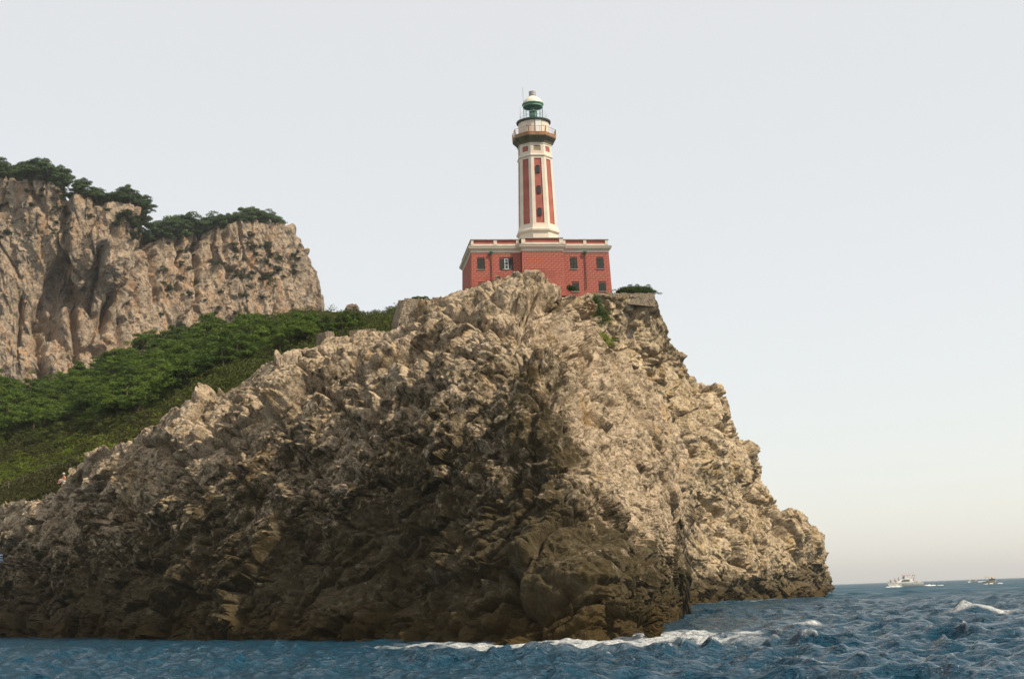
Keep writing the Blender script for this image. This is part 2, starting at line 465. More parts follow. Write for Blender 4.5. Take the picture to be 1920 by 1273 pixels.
# runnels down the sunlit flank
PX = np.concatenate([px1, np.repeat(px1[-1:], 16, 0)]); PY = np.concatenate([py1, np.repeat(py1[-1:], 16, 0)])
flank = smoothstep(1045, 1125, PX + 0.02*(PY-700) + 55*fbm(np.stack([PX/60, PY/60, 0*PX], -1), 4, 77, 0.6))
pr = P1.astype(np.float32)
rw = pr + 0.8*np.stack([vnoise(pr/2.5, 71), vnoise(pr/2.5, 72), 0*pr[..., 0]], -1)
d1 = d1*(1-0.48*flank) + flank*(fbm(rw*np.array([0.55, 0.30, 0.10], np.float32), 4, 91, 0.55, True)*0.75 + fbm(rw*np.array([1.8, 1.0, 0.30], np.float32), 3, 95, 0.55, True)*0.22)
# smoother wave-worn foot
foot = 1-smoothstep(1.0, 6.0, P1[..., 2])
d1 = d1*(1-0.05*foot) + foot*fbm(P1/0.9, 4, 181, 0.6, True)*0.16
# open joints, ledges and hollows that can be singled out in the picture (polyline, half width px, depth m)
CUTS1 = [([(1042,712),(1032,760),(1004,808),(998,850)], 6, 0.7), ([(1076,736),(1050,770),(1015,800)], 5, 0.6),
         ([(845,592),(900,602),(960,604)], 9, 1.8), ([(760,600),(820,598),(852,592)], 4, 0.6), ([(965,612),(1005,628),(1052,652),(1070,670)], 4, 0.8),
         ([(880,672),(960,668),(1000,650)], 5, 0.8), ([(790,672),(830,690),(880,672)], 5, 0.8), ([(660,560+130),(690,745),(705,800),(712,845)], 6, 1.0),
         ([(815,700),(830,780),(822,850)], 4, 0.7), ([(905,850),(960,862),(1010,856)], 10, 0.9), ([(560,800),(620,770),(680,752)], 5, 0.7),
         ([(500,870),(520,850),(545,856)], 18, 1.3), ([(430,745),(425,790),(450,830)], 8, 0.9), ([(230,960),(255,985),(300,1000)], 20, 1.6),
         ([(165,890),(110,960),(60,1010)], 6, 0.8), ([(30,965),(52,1000)], 8, 0.8), ([(640,880),(690,910),(760,905)], 14, 1.2),
         ([(1095,690),(1100,760),(1090,830)], 6, 0.7), ([(1190,830),(1200,900),(1215,970)], 5, 0.9), ([(1140,860),(1150,940),(1175,1010)], 5, 0.8),
         ([(1110,960),(1120,1005)], 16, 1.3), ([(1005,540),(1000,570),(985,580)], 6, 1.0), ([(1035,545),(1045,575)], 5, 0.9),
         ([(560,690),(640,760),(700,850)], 5, 0.9), ([(470,722),(540,820),(600,920)], 5, 0.9), ([(850,640),(790,720),(740,820),(700,900)], 5, 1.0), ([(1000,655),(940,720),(880,800),(840,880)], 5, 1.0), ([(380,785),(440,860),(470,940)], 5, 0.9), ([(760,625),(700,690),(620,742)], 5, 0.8), ([(300,830),(350,900),(380,1000)], 6, 0.9), ([(905,540),(930,560),(985,560)], 4, 0.5), ([(1060,552),(1048,580),(1070,610)], 4, 0.6)]
wob = vnoise(np.stack([PX/26, PY/26, 0*PX], -1), 33)*9
for pts, w, dep in CUTS1:
    ld = line_dist(PX + wob, PY + wob*0.7, pts)
    d1 -= dep*np.exp(-(ld/w)**2)*0.8
d1 -= d1.mean()*0.9 + 0.12
rim = smoothstep(70, 0, PY - np.interp(PX, [r[0] for r in H1[:20]], [r[1] for r in H1[:20]]))*(PX < 1066)
d1 *= 1 - 0.35*rim
d1 *= 1 - 0.45*smoothstep(0.93, 0.99, np.linspace(0, 1, d1.shape[1]))[None]
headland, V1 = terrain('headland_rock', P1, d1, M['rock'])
tag(headland, kind='structure')
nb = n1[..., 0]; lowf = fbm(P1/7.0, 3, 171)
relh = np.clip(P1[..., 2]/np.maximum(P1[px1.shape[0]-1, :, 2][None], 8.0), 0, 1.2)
cr = 0.50 + (0.60 - relh)*1.25 + 0.42*lowf + 0.25*fbm(P1/2.2, 2, 175)  # shade of the left face painted dark, weaker towards the ridge
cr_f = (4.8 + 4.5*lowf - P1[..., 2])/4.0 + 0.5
set_attr(headland, 'crust_shade', np.clip(cr*(1-flank) + cr_f*flank, 0, 1))

# ------------------------------------------------------------------ cliff that carries the lighthouse
H2 = [(560,700,142,560,150),(700,640,146,700,160),(790,600,150,800,175),(860,572,166,900,185),(1000,560,176,1000,190),(1105,549,181,1080,193),(1180,549,186,1130,195),
      (1232,549,190,1170,197),(1243,600,194,1200,198),(1258,640,198,1230,199),(1285,668,203,1255,200),(1300,700,207,1280,201),
      (1322,722,212,1300,203),(1355,724,218,1320,206),(1372,800,223,1350,212),(1384,814,226,1375,217),(1412,850,231,1400,222),
      (1415,905,234,1425,228),(1442,942,239,1450,234),(1458,968,243,1470,239),(1497,964,249,1490,244),(1531,1000,254,1515,250),
      (1537,1050,257,1538,256),(1556,1108,262,1556,262)]
C2 = [(1150,566,184.5),(1180,568,186.5),(1220,570,190),(1180,620,188.5),(1210,700,192),(1250,800,194),(1280,950,197),(1330,900,205),(1330,1050,204),(1400,1000,219),(1470,1050,236),(1350,800,213),(1500,1040,246)]
P2, px2, py2 = patch(H2, C2, 560, 400, 14, 30.0, 0.02)
n2 = grid_normals(P2)
d2 = karst(P2, 6.0, 0.62, 41)
PX2 = np.concatenate([px2, np.repeat(px2[-1:], 14, 0)]); PY2 = np.concatenate([py2, np.repeat(py2[-1:], 14, 0)])
pr = P2.astype(np.float32)
rw = pr + 1.6*np.stack([vnoise(pr/6, 81), vnoise(pr/6, 82), vnoise(pr/6, 83)], -1)
# slanting beds in the lower right part
bed = (rw[..., 2]*0.80 + rw[..., 0]*0.55)
lowr = smoothstep(700, 900, PY2)
d2 += lowr*(fbm(np.stack([bed*0.28, rw[..., 1]*0.05, rw[..., 0]*0.06], -1), 3, 84, 0.5, True)*0.9)
d2 += fbm(rw*np.array([0.35, 0.22, 0.07], np.float32), 4, 87, 0.55, True)*0.8*(1-0.4*lowr)
CUTS2 = [([(1265,818),(1285,835),(1292,855)], 9, 3.0), ([(1320,760),(1340,800),(1372,806)], 5, 1.5), ([(1345,822),(1385,818)], 5, 1.4),
         ([(1460,985),(1480,1030),(1500,1050)], 9, 2.0), ([(1440,950),(1455,990)], 6, 1.2), ([(1300,930),(1340,960),(1390,1000)], 6, 1.2),
         ([(1330,730),(1322,760),(1318,790)], 5, 1.5), ([(1180,585),(1200,600),(1225,590)], 4, 0.8), ([(1210,655),(1240,690),(1258,735)], 4, 1.0)]
wob2 = vnoise(np.stack([PX2/24, PY2/24, 0*PX2], -1), 34)*8
for pts, w, dep in CUTS2:
    d2 -= dep*np.exp(-(line_dist(PX2 + wob2, PY2 + wob2*0.7, pts)/w)**2)*0.8
flat = 1-smoothstep(0, 1, np.clip((P2[..., 2]-40.3)/1.2, 0, 1))
d2 *= 0.55 + 0.45*flat
d2 -= d2.mean()*0.8
lh_cliff, V2 = terrain('lighthouse_cliff_rock', P2, d2, M['rock_back'])
tag(lh_cliff, kind='structure')
set_attr(lh_cliff, 'crust_shade', np.clip((5.0 + 7.0*fbm(P2/9.0, 3, 173) - P2[..., 2])/4.0 + 0.4, 0, 1))

# ------------------------------------------------------------------ far cliff on the left
HF = [(-260,330,432,-260,430,880),(-120,338,430,-120,425,860),(0,350,425,0,415,840),(60,345,420,60,410,830),(95,341,418,95,412,820),(130,368,420,130,415,815),(200,390,425,200,420,800),(255,398,430,260,428,780),
      (278,440,440,300,440,760),(330,447,455,350,450,745),(400,434,465,410,460,720),(480,420,475,480,470,700),(525,416,480,530,474,690),(545,430,483,550,478,680),
      (556,464,485,565,480,670),(578,494,488,580,484,660),(592,518,490,593,487,650),(600,540,492,600,490,650),(603,600,494,603,494,655)]
CF = [(60,550,418),(130,560,428),(200,500,420),(200,640,424),(270,560,440),(350,560,452),(450,560,464),(540,560,476),(100,680,414),(300,680,440)]
PF, pxF, pyF = patch(HF, CF, 430, 320, 10, 60.0, 0.0)
PXF = np.concatenate([pxF, np.repeat(pxF[-1:], 10, 0)]); PYF = np.concatenate([pyF, np.repeat(pyF[-1:], 10, 0)])
p = PF.astype(np.float32)
w = np.stack([vnoise(p/22, 61), vnoise(p/22, 62), vnoise(p/22, 63)], -1)*7
q = p + w
sv = np.array([1, 1, 0.26], np.float32)
dF = fbm(q*sv/22, 4, 101, 0.5, True)*3.4 + fbm(q*sv/5.5, 4, 105, 0.6, True)*1.2
f1, f2, c, t = worley(q*np.array([1, 1, 0.22], np.float32)/12, 111)
dF += smoothstep(0, 0.07, f2-f1)*(2.8*(c-0.2) + 3.6*t)
g1, g2, c, t = worley(p*np.array([1, 1, 0.28], np.float32)/3.6, 113)
dF += smoothstep(0, 0.12, g2-g1)*(1.3*t + 0.9*(c-0.2))
g1, g2, c, t = worley(p*np.array([1, 1, 0.6], np.float32)/1.5, 115)
dF += smoothstep(0, 0.2, g2-g1)*(0.55*t + 0.4*(c-0.2)) + fbm(p*np.array([1, 1, 0.5], np.float32)/2.2, 3, 117, 0.6, True)*0.55
CUTSF = [([(72,705),(66,650),(82,590),(100,540),(112,500)], 13, 6), ([(124,395),(118,430),(128,500),(134,580),(142,660),(148,710)], 8, 4.5),
         ([(190,472),(180,505),(172,540),(165,575)], 8, 6), ([(192,470),(190,500)], 7, 5), ([(185,600),(200,575),(240,535),(262,500)], 8, 4),
         ([(205,430),(212,470)], 7, 3), ([(98,620),(108,560),(115,520)], 6, 4), ([(245,530),(258,480),(285,445)], 9, 5), ([(288,450),(292,500),(296,560)], 6, 5),
         ([(330,450),(333,540)], 4, 3), ([(372,440),(370,520),(368,560)], 5, 4), ([(222,600),(226,660)], 4, 3), ([(195,610),(210,560)], 8, 5), ([(40,560),(30,640)], 6, 3), ([(420,440),(425,520)], 4, 2)]
wobF = vnoise(np.stack([PXF/18, PYF/18, 0*PXF], -1), 35)*6
for pts, wd, dep in CUTSF:
    dF -= dep*np.exp(-(line_dist(PXF + wobF, PYF + wobF*0.6, pts)/wd)**2)
dF -= dF.mean() + 0.5
far_cliff, VF = terrain('far_cliff_rock', PF, dF, M['rock_far'])
tag(far_cliff, kind='structure')

# ------------------------------------------------------------------ green slope between the near headland and the far cliff
mg, nt, b = mat('slope_soil_and_herbs')
p_ = world_pos(nt)
c = ramp(nt, noise_node(nt, 0.12, 6, 0.65, p_), [(0.35, (0.026, 0.022, 0.010)), (0.5, (0.036, 0.042, 0.011)), (0.66, (0.055, 0.066, 0.016))])
c = mix(nt, mth(nt, 'MULTIPLY_ADD', noise_node(nt, 0.5, 5, 0.7, p_), 6.0, -3.95, True), c, (0.12, 0.095, 0.06))
nt.links.new(c, b.inputs['Base Color']); b.inputs['Roughness'].default_value = 0.95; b.inputs['Specular IOR Level'].default_value = 0.0
bump(nt, noise_node(nt, 2.5, 5, 0.7, p_), 0.7, 0.3, b)
M['soil'] = mg
HG = [(-260,800,262,-260,185,1050),(-100,760,258,-100,172,1005),(0,742,255,0,158,968),(100,735,260,130,142,930),(200,700,262,230,132,850),(300,660,265,330,128,810),(450,612,268,440,124,740),
      (520,592,262,540,121,700),(600,583,250,600,119,680),(650,582,235,660,117,660),(695,589,222,720,116,640),(745,583,190,765,115,625),(810,580,165,815,116,600)]
PG, pxG, pyG = patch(HG, [(0,850,205),(200,780,190),(400,680,190),(100,900,165)], 260, 160, 8, 60, 0.1)
dG = fbm(PG/14, 4, 131)*1.3 + fbm(PG/2.5, 3, 135)*0.25
slope, VG = terrain('hill_slope', PG, dG, M['soil'])
tag(slope, kind='structure')
EVG = tps([(r[0], r[1], r[2]) for r in HG] + [(r[3], r[5], r[4]) for r in HG] + [(0,850,205),(200,780,190),(400,680,190),(100,900,165)])

# nearest-vertex lookups on the built terrain: world height under a photo direction
def ground_at(V, px, py, pxg, pyg):
    k = np.argmin((pxg-px)**2 + (pyg-py)**2); r, c = np.unravel_index(k, pxg.shape)
    return V[r, c]

# ------------------------------------------------------------------ sea
def sea():
    az = np.concatenate([np.linspace(-180, -24, 60)[:-1], np.linspace(-22, 22, 470), np.linspace(24, 180, 60)[1:]])*math.pi/180
    r = np.concatenate([np.geomspace(1.5, 30, 50)[:-1], np.geomspace(30, 300, 720), np.geomspace(300, 60000, 100)[1:]])
    A, R = np.meshgrid(az, r)
    X = R*np.sin(A); Y = R*np.cos(A)
    dr = np.gradient(r)[:, None]
    rng = np.random.default_rng(5)
    Z = np.zeros_like(X); DX = np.zeros_like(X); DY = np.zeros_like(X); J = np.zeros_like(X)
    main = math.radians(205)                     # wind sea running in from the right, towards the left and the camera
    for k in range(110):
        lam = 0.4*(9/0.4)**(rng.random()**0.9)
        th = main + rng.normal(0, 0.45 if lam > 5 else 0.8)
        kx, ky = math.cos(th), math.sin(th)
        K = 2*math.pi/lam
        if k >= 101: lam = 5.0 + (k-101)*0.9
        K = 2*math.pi/lam
        a = (0.042 if k >= 101 else 0.0128*lam)*(1.0 if k >= 101 else 1.0 if lam < 1.5 else (1.5/lam)**0.85)
        fade = smoothstep(1.9, 4.0, lam/np.maximum(dr, 0.02))*np.where(R > 400, np.exp(-(R-400)/900), 1)
        ph = K*(kx*X + ky*Y) + rng.random()*6.283
        Z += fade*a*np.cos(ph); DX -= fade*a*kx*np.sin(ph)*0.55; DY -= fade*a*ky*np.sin(ph)*0.55
        J += fade*a*K*np.cos(ph)
    gust = 0.75 + 0.5*smoothstep(-0.4, 0.5, vnoise(np.stack([X/40, Y/40, 0*X], -1), 3))
    # calmer in the lee on the left side of the headland
    lee = 0.80 + 0.20*smoothstep(-0.20, 0.06, np.tan(np.clip(A, -1.4, 1.4)))
    g = gust*np.where(np.abs(A) < 1.4, lee, 1)
    Z *= g; DX *= g; DY *= g; J *= g
    nz = lambda s, sd, sy=1.0: vnoise(np.stack([X/s, Y/(s*sy), 0*X], -1), sd)
    foam = np.zeros_like(X)
    fine = fbm(np.stack([X/0.9, Y/1.6, 0*X], -1), 4, 9, 0.6)
    foam += smoothstep(1.05, 1.5, J + 0.30*nz(9, 4))*smoothstep(-0.25, 0.25, fine)*(R < 400)*smoothstep(0.02, 0.10, A)
    # two breaking crests
    for (bx, by, dist, wid, hgt) in ((1842, 1160, 90, 2.3, 0.62), (1518, 1190, 74, 0.55, 0.34)):
        c = at(bx, by, dist)
        ex = (X-c[0]); ey = (Y-c[1])
        u = ex*0.96 + ey*0.28; vv = -ex*0.28 + ey*0.96 + 0.35*nz(2.2, 15)
        env = np.exp(-(u/wid)**2 - (vv/np.where(vv < 0, 0.9, 1.5))**2)
        Z += hgt*env
        if hgt > 0.3: foam += 1.6*np.exp(-(u/(wid*0.9))**2)*smoothstep(-0.55, -0.1, vv)*smoothstep(1.6, 0.2, vv)*smoothstep(-0.5, 0.25, fine + 0.25)
    # surf round the rocks
    P_line = [(st_[3], st_[4]) for st_ in H1[1:]]
    wts = [0.0 if a_ < 430 else (0.25 if a_ < 780 else (0.6 if a_ < 900 else (1.0 if a_ < 1185 else 0.4))) for a_, _ in P_line]
    dmin = np.full(X.shape, 1e9); wgt = np.zeros_like(X)
    for (a0, d0), (a1, d1_), w0 in zip(P_line[:-1], P_line[1:], wts[1:]):
        q0 = at(a0, hor(a0), d0); q1 = at(a1, hor(a1), d1_)
        vx, vy = q1[0]-q0[0], q1[1]-q0[1]
        t = np.clip(((X-q0[0])*vx + (Y-q0[1])*vy)/(vx*vx+vy*vy), 0, 1)
        dd = np.hypot(X-q0[0]-t*vx, Y-q0[1]-t*vy)
        nr = dd < dmin; dmin = np.where(nr, dd, dmin); wgt = np.where(nr, w0, wgt)
    damp = 0.45 + 0.55*smoothstep(1, 13, dmin)
    Z *= damp; DX *= damp; DY *= damp
    streak = fbm(np.stack([X/2.2, Y/4.5, 0*X], -1), 4, 19, 0.6)
    surf = wgt*smoothstep(13, 0.5, dmin + 6*nz(4, 22))
    foam += smoothstep(0.50, 1.05, surf*0.85 + streak*0.7 + 0.25*fine)*1.1
    foam += 0.35*smoothstep(0.35, 0.8, surf*0.8 + streak*0.5)*smoothstep(0.0, 0.4, fine)
    Z += 0.05*surf*smoothstep(-0.3, 0.6, streak)*(X > -20)
    for (a0, d0, s_) in ((985, 66, 1.2), (1030, 65, 1.6), (1075, 64.2, 2.0), (1120, 63.6, 2.4), (1165, 63.4, 2.6), (1205, 63.0, 2.4), (1245, 63.5, 2.0), (1405, 219, 3.0), (1320, 204, 4.0), (1500, 244, 2.0), (1180, 72, 1.6), (1205, 74, 1.6)):
        q0 = at(a0, hor(a0), d0)
        foam += 1.25*np.exp(-((X-q0[0])**2/(s_*1.5)**2 + (Y-q0[1])**2/(s_*1.7)**2))*smoothstep(-0.35, 0.30, fine + 0.8*streak)
    V = np.stack([X + DX, Y + DY, Z], -1)
    me = mesh_np('sea', V.reshape(-1, 3), grid_faces(len(r), len(az)), M['sea'], True)
    at_ = me.attributes.new('foam', 'FLOAT', 'POINT')
    at_.data.foreach_set('value', np.clip(foam, 0, 1).astype(np.float32).ravel())
    at_ = me.attributes.new('unresolved', 'FLOAT', 'POINT')     # share of the waves that are too fine for the mesh out there
    at_.data.foreach_set('value', smoothstep(45, 380, R).astype(np.float32).ravel())
    return tag(link('sea_water', me), kind='structure')
m, nt, b = mat('sea_water')
p_ = world_pos(nt)
fo = N(nt, 'ShaderNodeAttribute', attribute_name='foam').outputs['Fac']
big = noise_node(nt, 0.05, 4, 0.6, p_)
wcol = mix(nt, big, (0.002, 0.036, 0.066), (0.004, 0.062, 0.108))
fn = noise_node(nt, 5.0, 6, 0.7, p_, 0.8)
fmask = mth(nt, 'MULTIPLY', fo, mth(nt, 'MULTIPLY_ADD', fn, 3.4, -0.95, True), None, True)
nt.links.new(mix(nt, fmask, wcol, (0.80, 0.80, 0.77)), b.inputs['Base Color'])
nt.links.new(mth(nt, 'MULTIPLY_ADD', fmask, 0.75, 0.10), b.inputs['Roughness'])
b.inputs['IOR'].default_value = 1.33
b.inputs['Specular IOR Level'].default_value = 0.40
hh = mth(nt, 'ADD', noise_node(nt, 3.2, 4, 0.6, scaled(nt, p_, (1.0, 1.5, 1)), 0.6), mth(nt, 'MULTIPLY', noise_node(nt, 0.8, 4, 0.6, scaled(nt, p_, (1.0, 1.5, 1)), 0.5), 1.8))
hh = mth(nt, 'ADD', hh, mth(nt, 'MULTIPLY', fmask, 0.12))
fa = N(nt, 'ShaderNodeAttribute', attribute_name='unresolved').outputs['Fac']
hh = mth(nt, 'MULTIPLY', hh, mth(nt, 'MULTIPLY_ADD', fa, 3.0, 1.0))
bump(nt, hh, 1.0, 0.42, b)
ms = N(nt, 'ShaderNodeMixShader'); df = N(nt, 'ShaderNodeBsdfDiffuse'); df.inputs['Color'].default_value = (0.013, 0.062, 0.098, 1)   # far waves seen on edge: mostly their steep faces
nt.links.new(mth(nt, 'MULTIPLY', mth(nt, 'MULTIPLY', fa, 0.85), mth(nt, 'MULTIPLY_ADD', noise_node(nt, 0.06, 5, 0.7, scaled(nt, p_, (1.0, 0.35, 1))), 2.4, -0.35, True)), ms.inputs[0]); nt.links.new(b.outputs[0], ms.inputs[1]); nt.links.new(df.outputs[0], ms.inputs[2])
nt.links.new(ms.outputs[0], nt.nodes['Material Output'].inputs['Surface'])
M['sea'] = m
sea_obj = sea()

# ------------------------------------------------------------------ the lighthouse
M['red'] = paint('red_wall_paint', (0.395, 0.104, 0.070), 0.20, 0.85, 0.9, ((0.47, 0.19, 0.15), 0.57))
M['red_joint'] = paint('red_wall_joint', (0.19, 0.052, 0.044), 0.15, 0.9, 1.2)
M['cream'] = paint('cream_paint', (0.70, 0.60, 0.475), 0.07, 0.7, 0.8, ((0.50, 0.40, 0.28), 0.66))
M['cream_red'] = paint('red_panel_paint', (0.38, 0.102, 0.072), 0.16, 0.8, 0.8, ((0.42, 0.22, 0.12), 0.70))
M['olive_panel'] = paint('weathered_panel', (0.30, 0.22, 0.13), 0.25, 0.85, 2.5, ((0.24, 0.10, 0.07), 0.6))
M['coping'] = paint('grey_coping', (0.27, 0.24, 0.20), 0.2, 0.85, 2.0)
M['rust'] = paint('rusty_ironwork', (0.36, 0.17, 0.075), 0.3, 0.8, 1.2, ((0.56, 0.40, 0.25), 0.56))
M['corbel'] = paint('dark_corbel_stone', (0.115, 0.105, 0.060), 0.25, 0.85, 1.0, ((0.045, 0.055, 0.055), 0.5))
M['dgreen'] = paint('dark_green_ironwork', (0.030, 0.062, 0.048), 0.2, 0.5, 2.0)
M['green'] = paint('lantern_green', (0.10, 0.24, 0.15), 0.2, 0.45, 2.0)
M['shutter'] = paint('green_shutters', (0.010, 0.014, 0.008), 0.3, 0.6, 3.0)
M['white'] = paint('white_joinery', (0.72, 0.72, 0.68), 0.08, 0.5, 2.0)
M['domewhite'] = paint('dome_white', (0.70, 0.64, 0.52), 0.08, 0.5, 1.2)
M['steel'] = paint('grey_steel', (0.33, 0.33, 0.32), 0.12, 0.5, 2.0)
M['pipe'] = paint('drainpipe_brown', (0.085, 0.055, 0.04), 0.2, 0.6, 2.0)
M['copper'] = paint('verdigris_hopper', (0.03, 0.13, 0.08), 0.2, 0.6, 3.0)
m, nt, b = mat('window_glass'); b.inputs['Base Color'].default_value = (0.03, 0.04, 0.045, 1); b.inputs['Roughness'].default_value = 0.06; M['pane'] = m
m, nt, b = mat('lantern_glass'); b.inputs['Base Color'].default_value = (0.95, 1.0, 0.98, 1); b.inputs['Transmission Weight'].default_value = 1.0
b.inputs['Roughness'].default_value = 0.0; b.inputs['IOR'].default_value = 1.05; M['glass'] = m
m, nt, b = mat('lens_glass'); b.inputs['Base Color'].default_value = (0.16, 0.42, 0.30, 1); b.inputs['Roughness'].default_value = 0.12
b.inputs['Transmission Weight'].default_value = 0.25; b.inputs['IOR'].default_value = 1.45; M['lens'] = m

LD = 185.0
LROT = math.radians(8.0)
fz = lambda py: float(at(1013, py, LD)[2])          # height of a course on the front wall
base_z = float(at(1128, 546.5, LD+2.6)[2])
lx = float(at(1013, 472, LD)[0])
LH = empty('lighthouse', (lx, LD, base_z), LROT)
tag(LH, 'octagonal red and cream lighthouse tower on its red keepers house, atop the rock', 'lighthouse')
L = lambda py: fz(py) - base_z                       # local heights
HB = L(473.8)                                        # wall top
BAT = 0.030                                          # batter of the walls
HALF, DEPTH = 9.28, 11.5
BAYX0, BAYX1, BAYP = -2.62, 2.92, 0.9
ZB = -1.2
def wall_ring(x0, x1, y0, y1, z, top=HB):
    k = BAT*(top - z)
    return [(x0-k, y0-k, z), (x1+k, y0-k, z), (x1+k, y1+k, z), (x0-k, y1+k, z)]
wall = MB()
wall.loft([wall_ring(-HALF, HALF, 0.05, DEPTH, ZB), wall_ring(-HALF, HALF, 0.05, DEPTH, HB)])
wall.loft([wall_ring(BAYX0, BAYX1, -BAYP+0.05, 1.0, ZB), wall_ring(BAYX0, BAYX1, -BAYP+0.05, 1.0, HB)])
wall = wall.build('wall', M['red_joint'], LH)

# window list: centre x, bottom z, width, height, kind
WX = lambda px: float((at(px, 495, LD + (px-1013)*0.0098)[0] - lx)/math.cos(LROT))
w_z0, w_h = L(505.0), L(484.0)-L(505.0)
l_z0, l_h = L(547.5), L(531.5)-L(547.5)
WIN = [(WX(902), w_z0, 0.98, w_h, 'closed'), (WX(949.5), w_z0, 1.0, w_h, 'open'), (WX(1075.5), w_z0, 0.92, w_h, 'closed'), (WX(1125), w_z0, 0.95, w_h, 'closed'),
       (WX(902), l_z0, 0.98, l_h, 'closed'), (WX(949.5), l_z0, 0.98, l_h, 'closed'), (WX(1077), l_z0, 0.92, l_h, 'lattice'), (WX(1127), l_z0, 0.98, l_h, 'lattice')]

# rusticated blocks: one object per block in view, the hidden and lateral ones joined
COURSE = 0.305; BL = 0.66
bm_ = bmesh.new(); bmesh.ops.create_cube(bm_, size=1.0)
bmesh.ops.bevel(bm_, geom=[e for e in bm_.edges if sum((v.co.y < 0) for v in e.verts) == 2], offset=0.045, segments=1, affect='EDGES')
block_me = bpy.data.meshes.new('block'); bm_.to_mesh(block_me); bm_.free(); block_me.materials.append(M['red'])
cand = []
n_c = int((HB - ZB)/COURSE)
for i in range(n_c):
    z1 = HB - 0.02 - i*COURSE; z0 = z1 - COURSE + 0.032; zc = (z0+z1)/2; k = BAT*(HB - zc)
    for (x0, x1, yy) in ((-HALF-k, BAYX0-k, 0.05), (BAYX0-k, BAYX1+k, -BAYP+0.05), (BAYX1+k, HALF+k, 0.05)):
        off = (i % 2)*BL*0.5
        xs = [x0] + [x for x in np.arange(x0 - BL + off, x1, BL) if x > x0 + 0.22 and x < x1 - 0.22] + [x1]
        for a_, b_ in zip(xs[:-1], xs[1:]):
            segs = [(a_, b_)]
            for (wx, wz, ww, wh, kd) in WIN:
                if yy > 0 and z1 > wz - 0.12 and z0 < wz + wh + 0.05:
                    lo, hi = wx - ww*0.5 - (0.42 if kd == 'open' else 0.0), wx + ww*0.5 + (0.42 if kd == 'open' else 0.0)
                    ns = []
                    for (c0, c1) in segs:
                        if c1 <= lo or c0 >= hi: ns.append((c0, c1)); continue
                        if c0 < lo - 0.08: ns.append((c0, lo))
                        if c1 > hi + 0.08: ns.append((hi, c1))
                    segs = ns
            for (c0, c1) in segs:
                cand.append(((c0+c1)/2, yy - k, zc, c1-c0-0.032, z1-z0))
# blocks whose place in the picture is not behind the near rocks come first
def seen(c):
    pxv = 1013 + c[0]/0.0694
    zt_line = np.interp(pxv, [870, 880, 900, 925, 960, 1010, 1040, 1062, 1075, 1090, 1150], [527, 522, 518, 512, 508, 506, 512, 530, 545, 549, 549])
    return L(zt_line) < c[2] + 0.1
vis = [c for c in cand if seen(c)]; rest = [c for c in cand if not seen(c)]
RNG.shuffle(vis)
vis.sort(key=lambda c: -c[3]); rest += vis[300:]; vis = vis[:300]
tilt = math.atan(BAT)
for c in vis:
    o = link('block', block_me, wall, (c[0], c[1] - 0.012 + 0.012*random.random(), c[2]))
    o.scale = (c[3], 0.09, c[4]); o.rotation_euler = (-tilt, 0, 0)
mb = MB()
for c in rest: mb.box(c[0]-c[3]/2, c[0]+c[3]/2, c[1]-0.05, c[1]+0.04, c[2]-c[4]/2, c[2]+c[4]/2)
for i in range(n_c):                                  # the left side wall and the flanks of the bay
    z1 = HB - 0.02 - i*COURSE; z0 = z1 - COURSE + 0.032; k = BAT*(HB - (z0+z1)/2)
    off = (i % 2)*BL*0.5
    for y0 in np.arange(0.05-k+off-BL, DEPTH+k, BL):
        a_, b_ = max(y0, 0.05-k), min(y0+BL-0.026, DEPTH+k)
        if b_-a_ > 0.1:
            mb.box(-HALF-k-0.05, -HALF-k+0.04, a_, b_, z0, z1); mb.box(HALF+k-0.04, HALF+k+0.05, a_, b_, z0, z1)
o = mb.build('block_rows', M['red'], wall); tag(o, kind='stuff')

